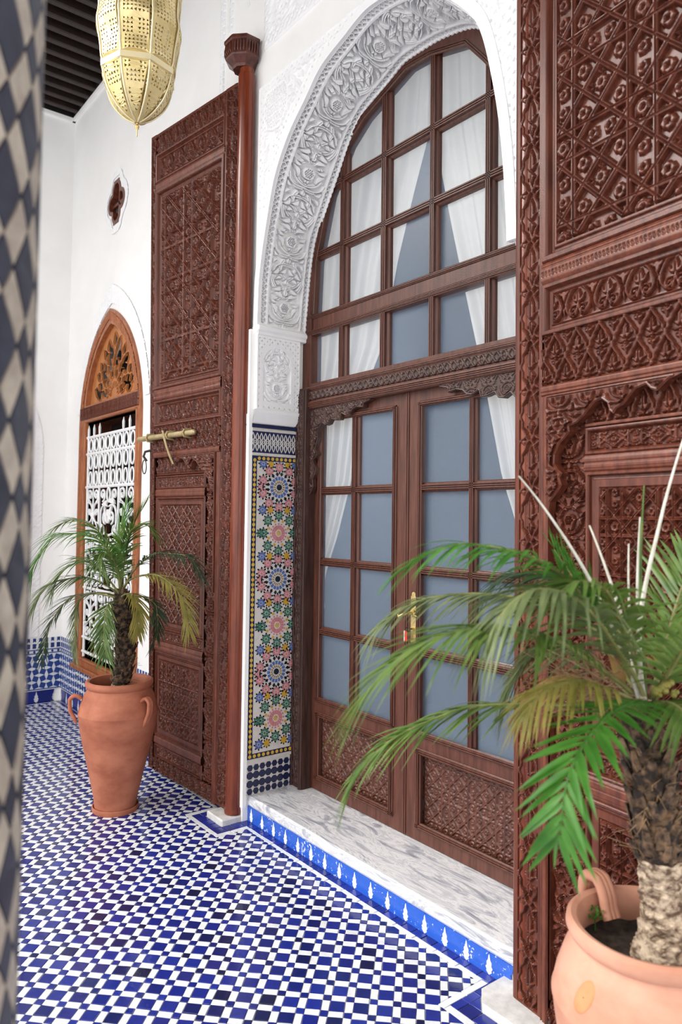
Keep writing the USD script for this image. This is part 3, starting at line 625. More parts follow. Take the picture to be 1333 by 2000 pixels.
for u0, u1 in ((XL, WX0-.0), (WX1+.0, -4.40)): bands(u0, u1, f_back, wall_tiles)
put('dado_ground', f_back(extr(sbox(WX0, .095, WX1, WSILL), .003)), 'white_tile', wall_tiles); dado_tiles(WX0, WX1, .115, .36, .0565, f_back, wall_tiles, 'dado_blue_tiles')
sk1 = tag(xf('baseboard_back'), kind='structure', label='blue tile skirting with white trees along the back wall'); riser(XL+.05, 15, .150, 0, .100, WY, sk1, 'skirting_tile', 'navy_tile', 1.25)
sk2 = tag(xf('baseboard_left'), kind='structure', label='blue tile skirting with white trees along the end wall'); riser(1.73, 2, .150, 0, .100, XL, sk2, 'skirting_tile', 'navy_tile', 1.25, 'y')
ceil = tag(xf('ceiling'), kind='structure', label='dark timber gallery ceiling with closely spaced beams')
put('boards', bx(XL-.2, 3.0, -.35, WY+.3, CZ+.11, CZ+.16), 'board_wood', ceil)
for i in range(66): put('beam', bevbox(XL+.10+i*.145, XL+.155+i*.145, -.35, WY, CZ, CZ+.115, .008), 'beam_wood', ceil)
put('cornice', cat([bx(XL, 3, WY-.025, WY, CZ-.03, CZ-.001), bx(XL, XL+.025, -.35, WY, CZ-.03, CZ-.001)]), 'plaster', ceil)
put('wall_plate', cat([bx(XL, 3, WY-.022, WY, CZ, CZ+.115), bx(XL, XL+.022, -.35, WY, CZ, CZ+.115)]), 'board_wood', ceil)
put('eaves_beam', bx(XL-.2, 3.0, -.42, -.33, CZ-.02, CZ+.35), 'window_wood', ceil)

# ------------------------------------------------------------------ door_1: glazed doors under the arched fanlight
door = tag(xf('door_1'), kind='structure', label='tall glazed wooden double door with an arched fanlight, set back in the carved arch')
def ribbed(p0, p1, w, d, y, ribs=3):
    p0, p1 = np.array(p0, float), np.array(p1, float); t = (p1-p0)/np.linalg.norm(p1-p0); n = np.array([-t[1], t[0]])
    pr = [(-.5, 0), (-.5, .45), (-.40, .55)]
    for k in range(ribs):
        c = (k-(ribs-1)/2)*.62/ribs; hw = .62/ribs*.42; pr += [(c-hw, .62), (c-hw*.7, 1.0), (c+hw*.7, 1.0), (c+hw, .62)]
    pr += [(.40, .55), (.5, .45), (.5, 0)]
    pr = np.array(pr)*[w, d]; P = np.array([[[q[0]+n[0]*a, y-b, q[1]+n[1]*a] for a, b in pr] for q in (p0, p1)])
    return gridmesh(P)
GY, FY = 2.432, 2.392
INN = [(-3.352, 2.352), (-3.352, 2.745), (-3.335, 3.04), (-3.225, 3.385), (-3.06, 3.60), (-2.925, 3.690), (-2.60, 3.800), (-2.43, 3.786), (-2.205, 3.725), (-2.10, 3.60), (-1.93, 3.385), (-1.825, 3.04), (-1.808, 2.745), (-1.808, 2.352)]
inn = Polygon(INN); outer = Polygon([(-3.46, 2.30)]+[tuple(p) for p in BK]+[(-1.70, 2.30)]).buffer(.05)
put('fanlight_frame', xz(extr(outer.difference(inn).intersection(sbox(-3.46, 2.325, -1.66, 4.2)), .07), 2.455), 'door_wood', door)
put('fanlight_moulding', cat([ribbed(INN[i], INN[i+1], .030, .020, FY+.006, 2) for i in range(1, len(INN)-2)]), 'door_wood', door)
put('transom_rail', cat([xz(extr(sbox(-3.42, 2.625, -1.74, 2.740), .058), 2.452), ribbed((-3.40, 2.640), (-1.74, 2.640), .030, .016, FY+.004), ribbed((-3.40, 2.728), (-1.74, 2.728), .022, .014, FY+.004, 2)]), 'door_wood', door)
COLS = [-3.352, -3.119, -3.061, -2.786, -2.722, -2.439, -2.388, -2.102, -2.053, -1.808]; ROWS = [2.745, 3.048, 3.100, 3.400, 3.447, 3.90]
def mull(p0, p1, w=.056): put('mullion', ribbed(p0, p1, w, .040, FY+.036), 'door_wood', door)
def ztop(x):
    l = LineString([(x, 2.5), (x, 4.2)]).intersection(inn); return l.bounds[3]
for k in range(4): x = (COLS[2*k+1]+COLS[2*k+2])/2; mull((x, 2.74), (x, ztop(x)), COLS[2*k+2]-COLS[2*k+1]); mull((x, 2.352), (x, 2.625), COLS[2*k+2]-COLS[2*k+1])
for k in (0, 1):
    z = (ROWS[2*k+1]+ROWS[2*k+2])/2; l = LineString([(-4, z), (0, z)]).intersection(inn).bounds; mull((l[0], z), (l[2], z), .052)
for k in range(5):
    for (z0, z1) in ((2.352, 2.62), (2.745, 3.07), (3.076, 3.42), (3.426, 3.9)):
        q = sbox(COLS[2*k]-.022, z0-.006, COLS[2*k+1]+.022, z1+.006).intersection(inn.buffer(.01))
        if not q.is_empty and q.area > .001: put('pane', xz(extr(q, .005), GY), 'pane', door)
# lintel and posts
inter = Pat(.12, .05, .001, [('line', [[(-.06, .0), (-.02, .05)], [(-.06, .05), (-.02, 0)], [(-.02, 0), (.02, .05)], [(-.02, .05), (.02, 0)], [(.02, 0), (.06, .05)], [(.02, .05), (.06, 0)]], .005, .006, 'f'),
      ('poly', [petal((-.06, .025), (-.03, .025), .02), petal((-.012, .025), (.012, .025), .03), petal((.03, .025), (.06, .025), .02)], .006, .004)])
put('lintel', cat([xz(extr(sbox(-3.452, 2.205, -1.70, 2.330), .085), 2.452), ribbed((-3.44, 2.228), (-1.70, 2.228), .040, .018, 2.369), ribbed((-3.44, 2.318), (-1.70, 2.318), .022, .012, 2.369, 2)]), 'door_wood', door)
put('lintel_carving', relief(-3.40, -1.75, 2.252, 2.303, .0032, lambda U, V: inter(U, V, -3.34, 2.2525)+.004, lambda U, V, h: np.stack([U, 2.367-h, V], -1), edge=-.002), 'frame_wood', door, smooth=True)
vine = diamond_pat(.034, .07, .001, .006)
for x0, x1, s in ((-3.452, -3.328, 1), (-1.832, -1.60, -1)):
    put('door_post', cat([xz(extr(sbox(x0, ZS, x1, 2.315), .105), 2.452)]+[ribbed((x, ZS), (x, 2.31), .026, .014, 2.347, 2) for x in ((x0+.018, x1-.016) if s > 0 else (x0+.016, x1-.018))]), 'frame_wood', door)
    put('post_carving', relief((x0+x1)/2-.030, (x0+x1)/2+.030, ZS+.02, 2.30, .004, lambda U, V: vine(U, V, (x0+x1)/2, 0, 1.6, 1.4)*1.2+.002, lambda U, V, h: np.stack([U, 2.347-h, V], -1), edge=-.002), 'frame_wood', door, smooth=True)
lowpat = star_pat(.155, .0012, .007)
DCOL = {0: ((-3.268, -3.020), (-2.947, -2.677)), 1: ((-2.480, -2.203), (-2.146, -1.886))}; DROW = ((.632, .967), (1.012, 1.345), (1.385, 1.732), (1.772, 2.130))
for s in (0, 1):
    c = DCOL[s]; x0, x1 = ((-3.340, -2.582), (-2.577, -1.825))[s]; a, b = c[0][0]-.018, c[1][1]+.018; p0, p1 = c[0][0]-.004, c[1][1]+.004
    leaf = xf('door_leaf', door)
    fr = sbox(x0, ZS+.004, x1, 2.215).difference(sbox(a, .615, b, 2.148)).difference(sbox(a, .195, b, .550))
    put('leaf_frame', xz(extr(fr, .045), 2.452), 'door_wood', leaf)
    mo = [ribbed((a+.006, .615), (a+.006, 2.148), .026, .02, 2.412, 2), ribbed((b-.006, .615), (b-.006, 2.148), .026, .02, 2.412, 2), ribbed((a, .620), (b, .620), .026, .02, 2.412, 2), ribbed((a, 2.143), (b, 2.143), .026, .02, 2.412, 2)]
    mo += [ribbed((p0, .195), (p0, .55), .030, .02, 2.412, 2), ribbed((p1, .195), (p1, .55), .030, .02, 2.412, 2), ribbed((a, .205), (b, .205), .030, .02, 2.412, 2), ribbed((a, .540), (b, .540), .030, .02, 2.412, 2)]
    put('moulding', cat(mo), 'door_wood', leaf)
    xm = (c[0][1]+c[1][0])/2; put('muntin', ribbed((xm, .62), (xm, 2.14), c[1][0]-c[0][1]-.016, .034, 2.436), 'door_wood', leaf)
    for r in range(3): z = (DROW[r][1]+DROW[r+1][0])/2; put('muntin', ribbed((a, z), (b, z), .044, .034, 2.436), 'door_wood', leaf)
    for q in c:
        for r in DROW: put('pane', xz(extr(sbox(q[0]-.012, r[0]-.012, q[1]+.012, r[1]+.012), .005), GY+.006), 'pane', leaf)
    put('carved_panel', relief(p0, p1, .205, .540, .003, lambda U, V: lowpat(U, V, (p0+p1)/2, .2175-.002)*.9, lambda U, V, h: np.stack([U, 2.436-h, V], -1), edge=-.004), 'door_wood', leaf, smooth=True)
put('meeting_bead', ribbed((-2.5795, ZS+.01), (-2.5795, 2.21), .022, .012, 2.408, 1), 'door_wood', door)
SPL = [(-3.372, 2.205), (-2.816, 2.222), (-2.820, 2.198), (-2.872, 2.186), (-2.873, 2.166), (-2.925, 2.172), (-2.962, 2.163), (-2.985, 2.143), (-3.015, 2.137), (-3.054, 2.154), (-3.064, 2.121), (-3.10, 2.122), (-3.141, 2.133), (-3.160, 2.108), (-3.190, 2.103), (-3.224, 2.121), (-3.248, 2.098),
       (-3.268, 2.075), (-3.258, 2.045), (-3.268, 2.020), (-3.284, 1.985), (-3.262, 1.955), (-3.284, 1.932), (-3.304, 1.918), (-3.272, 1.875), (-3.284, 1.840), (-3.304, 1.815), (-3.296, 1.775), (-3.326, 1.735), (-3.338, 1.69), (-3.368, 1.66)]
def carve_board(poly, t, edge, to3, pat, step, nm, mt, par, kinds=None):
    b = poly.bounds; sk = extr(poly, t); sk = sk
    put(nm, to3(sk), mt, par)
    inr = poly.buffer(-edge)
    me = relief(b[0], b[2], b[1], b[3], step, lambda U, V: pat(U, V), lambda U, V, h: np.stack([U, V, t+h-.0005], -1), mask=lambda U, V: shapely.contains_xy(inr, U, V))
    put(nm+'_carving', to3(me), mt, par, smooth=True)
    ls = np.array(poly.buffer(-edge*.5).exterior.coords); put(nm+'_bead', to3(tube(np.c_[ls, np.full(len(ls), t)], edge*.42, 5, False)), mt, par)
scroll = arabesque_pat(.10, .15, .0012, .006)
spl = Polygon(SPL).buffer(.004).buffer(-.004)
for sp_ in (spl, shapely.affinity.scale(spl, -1, 1, origin=(-2.58, 0))):
    carve_board(sp_, .026, .008, lambda me: xz(me, 2.398), lambda U, V: scroll(U, V, -3.35, 2.1), .0028, 'corner_bracket', 'frame_wood', door)
# room behind the frosted panes
room = tag(xf('wall_inner'), kind='structure', label='dim blue-grey room seen through the frosted panes')
curtain_light = UsdLux.RectLight.Define(stage, '/World/inner_window_light'); curtain_light.CreateWidthAttr(2.6); curtain_light.CreateHeightAttr(2.2); curtain_light.CreateIntensityAttr(5.4); curtain_light.CreateColorAttr(Gf.Vec3f(1.0, .975, .94)); curtain_light.AddTranslateOp().Set(Gf.Vec3d(-2.6, 4.55, 2.5)); curtain_light.AddRotateXYZOp().Set(Gf.Vec3f(-90, 0, 0))  # unseen area light at the back of the room, placed to brighten the curtains
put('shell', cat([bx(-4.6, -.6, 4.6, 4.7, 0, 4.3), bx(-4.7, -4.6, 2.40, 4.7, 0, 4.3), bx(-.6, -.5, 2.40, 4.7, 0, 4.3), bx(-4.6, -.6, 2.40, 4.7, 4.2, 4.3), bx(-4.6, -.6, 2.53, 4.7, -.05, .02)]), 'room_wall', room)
def curtain(zb, nm, lab, side):
    zz = np.linspace(1.05, 4.0, 90); xb = np.interp(zz, [p[0] for p in zb], [p[1] for p in zb]); xo = -3.55 if side < 0 else -1.60
    u = np.linspace(0, 1, 120); X = xo+(xb[:, None]-xo)*u; Y = 2.482+(.034 if side > 0 else 0)+.009*np.sin(u*2*PI*11+.6*np.sin(zz[:, None]*1.3))+.010*np.sin(u*2*PI*4.3+zz[:, None])
    P = np.stack([X, Y+0*X, np.repeat(zz[:, None], 120, 1)], -1); P = P[:, ::-1] if side < 0 else P; g = gridmesh(P); g2 = gridmesh(P+[0, .003, 0]); g2.faces = g2.faces[:, ::-1]
    t = thing(nm, lab, 'curtain', group=None); put('drape', g, 'curtain', t, smooth=True)
    z0 = zb[0][0]+.03; put('tie', bevbox(min(xo, xb[0])-.01, max(xo, xb[0])+.01, 2.462, 2.54, z0, z0+.05, .01), 'curtain', t)
curtain([(1.05, -3.40), (1.30, -3.32), (1.5, -3.22), (1.8, -3.10), (2.2, -3.03), (2.5, -2.84), (2.9, -2.73), (3.2, -2.62), (3.5, -2.50), (4.0, -2.44)], 'curtain', 'cream curtain tied back behind the left half of the frosted glass', -1)
curtain([(1.05, -1.76), (1.30, -1.90), (1.45, -1.97), (1.8, -2.10), (2.2, -2.19), (2.5, -2.27), (3.0, -2.40), (3.5, -2.52), (4.0, -2.55)], 'curtain', 'cream curtain tied back behind the right half of the frosted glass', 1)

# ------------------------------------------------------------------ the two carved door leaves, folded back against the wall
U0, U1 = .16, .89
def leaf_pats(q):
    return dict(stile=diamond_pat(.088, .168, q, .015), stile2=diamond_pat(.066, .168, q, .013), ogee=ogee_pat(.088, .105, q, .016), palm=palm_pat(.112, .118, q, .016), star=star_pat(.295, q*1.2, .019),
                star2=star_pat(.168, q, .014), scroll=arabesque_pat(.13, .24, q, .014), band=star_pat(.10, q, .010), up=ogee_pat(.075, .115, q, .015))
CUSP = [(.19, 2.005), (.96, 2.005), (.96, 1.998), (.70, 1.998), (.63, 1.992), (.595, 1.965), (.575, 1.972), (.56, 1.988), (.525, 1.980), (.50, 1.955), (.484, 1.940), (.461, 1.932), (.450, 1.918), (.436, 1.928), (.428, 1.952), (.408, 1.966), (.385, 1.962), (.36, 1.940), (.344, 1.925), (.315, 1.905), (.285, 1.897),
        (.288, 1.880), (.268, 1.862), (.246, 1.845), (.228, 1.812), (.226, 1.785), (.242, 1.762), (.258, 1.752), (.246, 1.738), (.256, 1.715), (.236, 1.690), (.206, 1.662), (.199, 1.62), (.199, 1.20), (.19, 1.20)]
CUSP = [p for p in CUSP if p[0] < .9] ; CUSP.insert(1, (.66, 2.005))
CUSP = [(.19, 2.005), (.68, 2.005)]+[p for p in CUSP if p[0] < .675 and p not in ((.19, 2.005), (.66, 2.005))]
PROF_BIG = [(0, .002), (.004, .012), (.020, .012), (.024, .006), (.030, -.012), (.040, -.012), (.044, -.004), (.052, -.004), (.056, -.015)]
PROF_SM = [(0, .002), (.003, .010), (.014, .010), (.018, .002), (.022, -.010), (.030, -.010), (.033, -.004), (.038, -.013)]
PROF_TIN = [(0, .0), (.003, .008), (.010, .008), (.013, .001), (.016, -.008)]
def build_leaf(root, mp, P, st, fine=None, ub=.05):
    """mp(s, z, h) -> points; st: grid step; fine: (s limit) beyond which the grid is coarser."""
    def face(nm, u0, u1, v0, v1, hf, mt, lab=None, step=None):
        q = (step or st)
        if fine and u1 > fine and u0 < fine-.05:
            put(nm, cat([relief(u0, fine, v0, v1, q, hf, mp), relief(fine, u1, v0, v1, q*2.5, hf, mp)]), mt, root, smooth=(mt == 'leaf_rail'), label=lab)
        else: put(nm, relief(u0, u1, v0, v1, q*(2.5 if fine and u0 >= fine else 1), hf, mp), mt, root, smooth=(mt == 'leaf_rail'), label=lab)
    def rail(v0, v1, n=4):
        def h(U, V):
            t = (V-v0)/(v1-v0); return .004+.006*np.clip(np.sin(t*PI)*2.2, 0, 1)-.004*(np.abs((t*n) % 1-.5) < .09)
        face('rail', U0, U1, v0, v1, h, 'leaf_rail', None, st*1.3)
    def dent_rail(v0, v1):
        def h(U, V):
            t = (V-v0)/(v1-v0); b = .004+.007*np.clip(np.sin(t*PI)*2.2, 0, 1); return b-np.where((np.abs(t-.45) < .12) & (((U*70+t*1.2) % 1) < .45), .005, 0)-.003*(np.abs(t-.75) < .03)
        face('rail', U0, U1, v0, v1, h, 'leaf_rail', None, st)
    def panel(nm, v0, v1, prof, pat, u0=U0, u1=U1):
        face(nm, u0, u1, v0, v1, bordered(u0, u1, v0, v1, prof, pat), 'leaf_wood')
    # slab behind the carving
    nz = 40; zs = np.linspace(.012, 4.125, nz); rim = []
    for u, d in ((ub, -.042), (.96, -.042), (.96, -.058), (ub, -.058)): rim.append(np.array([mp(np.array(u), np.array(z), np.array(d)) for z in zs]))
    G = np.stack(rim+[rim[0]], 1); back = gridmesh(G); capm = trimesh.Trimesh(np.vstack([G[0, :4], G[-1, :4]]), [(0, 2, 1), (0, 3, 2), (4, 5, 6), (4, 6, 7)], process=False)
    put('boarding', cat([back, capm]), 'leaf_rail', root)
    # stiles: flat edges, carved run in the middle
    def stile(u0, u1, pat, e0, e1, w):
        def h(U, V):
            c = (u0+e0+u1-e1)/2; d = U-ub if u0 == ub else u1-U+(0 if u1 > .9 else 1); g = np.where((U > u0+e0) & (U < u1-e1), pat(U, V, c, .02)-.010, .004)
            return np.where(d < .003, -.05, np.where((V < .019)|(V > 4.121), -.05, np.where((V < .035)|(V > 4.100), .004, g)-.01*np.clip(1-d/.018, 0, 1)**2))
        return h
    face('hinge_stile', ub, U0, .015, 4.125, stile(ub, U0, P['stile'], .060-ub if ub < .04 else .006, .014, .088), 'leaf_wood')
    face('meeting_stile', U1, .96, .015, 4.125, stile(U1, .96, P['stile2'], .003, .014, .060), 'leaf_wood')
    face('top_rail', U0, U1, 3.985, 4.125, lambda U, V: np.where(V > 4.118, -.05, np.where(V > 4.100, .006, P['up'](U, V, .525, 3.985, 1, 1.0)-.008)), 'leaf_wood')
    panel('frieze_panel', 3.795, 3.985, PROF_SM, lambda U, V: P['palm'](U, V, .525, 3.834))
    rail(3.745, 3.795)
    panel('star_panel', 2.445, 3.745, PROF_BIG, lambda U, V: P['star'](U, V, .535, 2.504))
    dent_rail(2.375, 2.445)
    panel('frieze_panel', 2.205, 2.375, PROF_SM, lambda U, V: P['palm'](U, V, .525, 2.241, 1, .90))
    def og(U, V):
        row = np.floor((V-2.045)/.078); return P['ogee'](U+.044*(row % 2), V, .525, 2.045, 1, .078/.105)-.003
    face('carved_rail', U0, U1, 2.042, 2.205, og, 'leaf_wood')
    # wicket door in the lower half
    face('wicket_head', U0, U1, 2.005, 2.042, lambda U, V: .004+.008*np.clip(np.sin((V-2.005)/.037*PI)*2, 0, 1)-.004*(np.abs((V-2.005)/.037-.3) < .06), 'leaf_rail')
    face('wicket_jamb', U0, .19, .015, 2.005, lambda U, V: .004+.008*np.clip(np.sin((U-U0)/.03*PI)*2, 0, 1)-.004*(np.abs((U-U0)/.03-.3) < .07), 'leaf_rail')
    w0, w1 = .325, U1
    face('carved_strip', .19, w0, .10, 2.005, lambda U, V: np.where(U < .194, -.002, P['scroll'](U, V, (.19+w0)/2, .1, 1.03, 1)-.024), 'leaf_wood')
    face('wicket_frieze', w0, w1, 1.905, 2.005, lambda U, V: P['ogee'](U, V, .525, 1.905, .9, .95)-.024, 'leaf_wood')
    face('wicket_rail', w0, w1, 1.89, 1.905, lambda U, V: -.022+.014*np.clip(np.sin((V-1.89)/.015*PI)*2, 0, 1), 'leaf_rail')
    lo = lambda prof: [(a, b-.012) for a, b in prof]
    panel('small_panel', 1.805, 1.89, lo(PROF_TIN), lambda U, V: P['band'](U, V, .50, 1.8475-.05, 1.5, 1), w0, w1)
    face('wicket_rail', w0, w1, 1.755, 1.805, lambda U, V: -.008+.006*np.clip(np.sin((V-1.755)/.05*PI)*2.4, 0, 1)-.003*(np.abs(((V-1.755)/.05*3) % 1-.5) < .1), 'leaf_rail')
    panel('wicket_panel', .915, 1.755, lo([(0, .002), (.004, .008), (.012, .008), (.016, -.006), (.024, -.006), (.027, .002), (.050, .002), (.053, -.006)]), lambda U, V: P['star2'](U, V, .60, .915), w0, w1)
    panel('small_panel', .84, .915, lo(PROF_TIN), lambda U, V: P['band'](U, V, .50, .8775-.05, 1.5, 1), w0, w1)
    face('wicket_rail', w0, w1, .775, .84, lambda U, V: -.008+.007*np.clip(np.sin((V-.775)/.065*PI)*2.4, 0, 1)-.003*(np.abs(((V-.775)/.065*3) % 1-.5) < .1), 'leaf_rail')
    panel('wicket_panel', .235, .775, lo([(0, .002), (.004, .008), (.012, .008), (.016, -.006), (.024, -.006), (.027, .002), (.050, .002), (.053, -.006)]), lambda U, V: P['star2'](U, V, .60, .235), w0, w1)
    face('wicket_rail', w0, w1, .185, .235, lambda U, V: -.008+.006*np.clip(np.sin((V-.185)/.05*PI)*2.4, 0, 1), 'leaf_rail')
    panel('small_panel', .10, .185, lo(PROF_TIN), lambda U, V: P['band'](U, V, .50, .1425-.05, 1.5, 1), w0, w1)
    face('bottom_rail', .19, U1, .015, .10, lambda U, V: P['ogee'](U, V, .525, .015, .8, .8)-.008, 'leaf_wood')
    def to3(me):
        v = np.array(me.vertices); return trimesh.Trimesh(mp(v[:, 0], v[:, 1], v[:, 2]-.012), np.array(me.faces), process=False)
    carve_board(Polygon(CUSP).buffer(0), .030, .009, to3, lambda U, V: P['scroll'](U, V, .25, 1.75, .9, .8), st, 'cusped_bracket', 'leaf_wood', root)
def post(root, x, y, k=1.0):
    put('hinge_post', trimesh.Trimesh(np.array((l := lathe([(.0, .026), (.036*k, .027), (.050*k, .032), (.052*k, .05), (.047*k, .065), (.046*k, 4.04), (.040*k, 4.045), (.040*k, 4.075)], 40)).vertices)+[x, y, 0], l.faces, process=False), 'post_wood', root, smooth=40)
def capital(x, y, nm, lab):
    t = thing(nm, lab, 'bracket'); x -= .022; R = .096; pr = [(.0, 4.078), (.055, 4.078), (.060, 4.092), (R*.97, 4.122), (R, 4.13), (R, 4.205), (R*1.06, 4.211), (R*1.06, 4.226), (R*.95, 4.236), (0, 4.236)]
    b = lathe([(r/math.cos(PI/8), z) for r, z in pr], 8); v = np.array(b.vertices); a = PI/8; v[:, :2] = v[:, :2]@np.array([[math.cos(a), math.sin(a)], [-math.sin(a), math.cos(a)]]); v += [x, y-.012, 0]
    v[:, 1] = np.minimum(v[:, 1], WY+.01)
    put('block', trimesh.Trimesh(v, b.faces, process=False), 'capital_wood', t)
    fl = []
    for k in range(8):
        a = -PI/2+(k-2)*PI/4; c = np.array([math.cos(a), math.sin(a)]); n = np.array([-c[1], c[0]])
        if c[1] > .3: continue
        for i in range(4): p = np.array([x, y-.012])+c*R+n*(i-1.5)*.016; fl.append(tube([(*p, 4.138), (*(p+c*.004), 4.150), (*(p+c*.005), 4.18), (*(p+c*.003), 4.200)], [.003, .006, .006, .003], 6))
    put('fluting', cat(fl), 'capital_wood', t, kind='stuff')
LHX, RHX, HY = -3.505, -1.655, 2.015
def map_left(s, z, h):
    zz = .97*z+.03-.018*(1-z/4.12)-.0*s; ph = np.radians(3.3+1.15*zz); c, sn = np.cos(ph), np.sin(ph)
    return np.stack([LHX-s*c-h*sn, HY-s*sn-h*c, zz+0*s], -1)
def map_right(s, z, h):
    ph = np.radians(6.5); c, sn = np.cos(ph), np.sin(ph); s = s+0*z
    return np.stack([RHX+s*c-h*sn, HY-s*sn-h*c, z+0*s], -1)
def flip(f):
    return lambda s, z, h: f(s, z, h)
leaf_l = thing('carved_door_leaf', 'tall carved cedar door leaf left of the arch, a brass bolt across it', 'door')
PL = leaf_pats(.0016)
build_leaf(leaf_l, map_left, PL, .0048); post(leaf_l, LHX+.004, HY+.012)
leaf_r = thing('carved_door_leaf', 'tall carved cedar door leaf folded back right of the arch behind the near potted palm', 'door')
build_leaf(leaf_r, map_right, PL, .0027, fine=.72, ub=.028); post(leaf_r, RHX+.062, HY+.028, .72)
capital(LHX, HY+.018, 'post_capital', 'dark carved octagonal wooden block on top of the left door post')

# bolt, ring and strap on the left leaf
def leaf_pt(s, z, h): return map_left(np.array(float(s)), np.array(float(z)), np.array(float(h)))
bolt = thing('door_bolt', 'long brass sliding bolt with a hasp strap on the left carved leaf', 'bolt')
bl = [leaf_pt(s, 2.135, .030) for s in (1.045, 1.03, .9, .6, .42, .385, .375)]
put('bar', tube(bl, [.012, .017, .0175, .0175, .0175, .016, .006], 14), 'bolt_brass', bolt, smooth=40)
for s in (.90, .66, .47): put('staple', tube([leaf_pt(s, 2.135-.025, .0), leaf_pt(s, 2.135-.020, .045), leaf_pt(s, 2.135, .055), leaf_pt(s, 2.135+.020, .045), leaf_pt(s, 2.135+.025, .0)], .007, 8), 'bolt_brass', bolt, smooth=40)
hs = [leaf_pt(s, z, h) for s, z, h in ((.70, 2.165, .052), (.685, 2.155, .056), (.675, 2.12, .054), (.660, 2.06, .045), (.640, 2.0, .034), (.615, 1.955, .028))]
def ribbon(pts, w, t, axis):
    P = np.array(pts); axis = np.array(axis, float); a = P-axis*w/2; b = P+axis*w/2; T = np.gradient(P, axis=0); nn = np.cross(T, axis); nn /= np.linalg.norm(nn, axis=1, keepdims=True)
    G = np.stack([a, b, b+nn*t, a+nn*t, a], 1); return gridmesh(G)
put('hasp_strap', ribbon(hs, .022, .004, leaf_pt(0, 1, 0)-leaf_pt(1, 1, 0)), 'bolt_brass', bolt)
ringt = thing('iron_ring', 'dark iron staple and hanging ring at the left edge of the carved leaf', 'ring')
rp = leaf_pt(.955, 2.01, .02)
put('staple', tube([leaf_pt(.94, 2.06, .0), leaf_pt(.955, 2.05, .03), leaf_pt(.965, 2.02, .035), leaf_pt(.955, 1.99, .02)], .008, 8), 'iron', ringt, smooth=40)
put('ring', tube([leaf_pt(.965+.026*math.sin(a), 1.952+.045*math.cos(a), .03) for a in np.linspace(0, 2*PI, 20)], .0035, 6, False), 'iron', ringt, smooth=40)
hook = thing('wall_hook', 'small iron pin sticking out of the plaster beside the left post', 'hook')
put('pin', tube([(-3.455, 2.10, 2.10), (-3.455, 2.05, 2.10), (-3.458, 2.025, 2.104)], [.008, .007, .004], 8), 'iron', hook, smooth=40)
# lock plate, handle, key tag on the glazed doors
lock = thing('door_handle_set', 'brass lock plate with a lever handle on the glazed double door', 'door handle')
put('plate', xz(extr(unary_union([sbox(-2.538, 1.03, -2.503, 1.245), gon((-2.5205, 1.252), .013, 10)]), .004), 2.402), 'brass', lock)
put('lever', tube([(-2.5205, 2.40, 1.17), (-2.5205, 2.355, 1.168), (-2.5340, 2.345, 1.162), (-2.5630, 2.345, 1.150), (-2.5780, 2.350, 1.168), (-2.5700, 2.352, 1.182)], [.009, .008, .008, .007, .006, .004], 10), 'brass', lock, smooth=50)
put('lever', tube([(-2.5100, 2.395, 1.168), (-2.4930, 2.372, 1.160), (-2.4680, 2.37, 1.158)], [.006, .006, .004], 8), 'brass', lock, smooth=50)
put('rose', tube([(-2.5205, 2.402, 1.17), (-2.5205, 2.388, 1.17)], [.018, .014], 16), 'brass', lock, smooth=40)
put('cylinder', tube([(-2.5205, 2.402, 1.095), (-2.5205, 2.388, 1.095)], .009, 12), 'brass', lock, smooth=40)
key = thing('key_tag', 'red and white key tag hanging from the brass lock plate', 'key tag')
put('key', cat([tube([(-2.5205, 2.388, 1.095), (-2.5205, 2.370, 1.095)], .004, 8), tube([(-2.5260+.012*math.cos(a), 2.368, 1.094+.012*math.sin(a)) for a in np.linspace(0, 2*PI, 14)], .0016, 5, False)]), 'iron', key)
put('tag', bevbox(-2.5520, -2.5360, 2.372, 2.378, 1.035, 1.082, .002), 'red_tag', key); put('tag_edge', bevbox(-2.5580, -2.5520, 2.371, 2.379, 1.033, 1.084, .002), 'white_tag', key)

# ------------------------------------------------------------------ window_1: arched wooden window with fretwork and white grille
win = tag(xf('window_1'), kind='structure', label='arched wooden window with pierced fretwork above a white wrought-iron grille')
OX0, OX1, OZ0, OZ1 = -6.062, -5.028, .455, 2.360
wo = Polygon(arch_outline(WX0, WX1, WSILL, WSPR, WAP, 20)); wi = Polygon(arch_outline(WX0+.135, WX1-.085, 2.0, WSPR+.05, WAP-.125, 20)).intersection(sbox(-9, 2.5, 0, 5))
put('frame', xz(extr(wo.difference(sbox(OX0, OZ0, OX1, OZ1)).difference(wi), .075), WY+.055), 'window_wood', win)
fq = ogee_pat(.045, .05, .0015, .006)
def win_h(U, V): return fq(U, V)+.003
band = wo.buffer(-.02).difference(wo.buffer(-.085)).difference(sbox(OX0-.03, .4, OX1+.02, 2.50)).intersection(sbox(-7, 2.40, 0, 4))
put('frame_carving', relief(WX0, WX1, 2.38, WAP, .006, win_h, lambda U, V, h: np.stack([U, WY-.019-h, V], -1), mask=lambda U, V: shapely.contains_xy(band, U, V)), 'window_wood', win, smooth=True)
put('frame_carving', relief(WX0+.03, WX1-.03, 2.385, 2.49, .006, win_h, lambda U, V, h: np.stack([U, WY-.021-h, V], -1), edge=-.002), 'leaf_wood', win, smooth=True)
for x0, x1 in ((WX0+.025, WX0+.095), (WX1-.060, WX1-.012)): put('frame_carving', relief(x0, x1, .45, 2.385, .006, win_h, lambda U, V, h: np.stack([U, WY-.019-h*.8, V], -1), edge=-.002), 'window_wood', win, smooth=True)
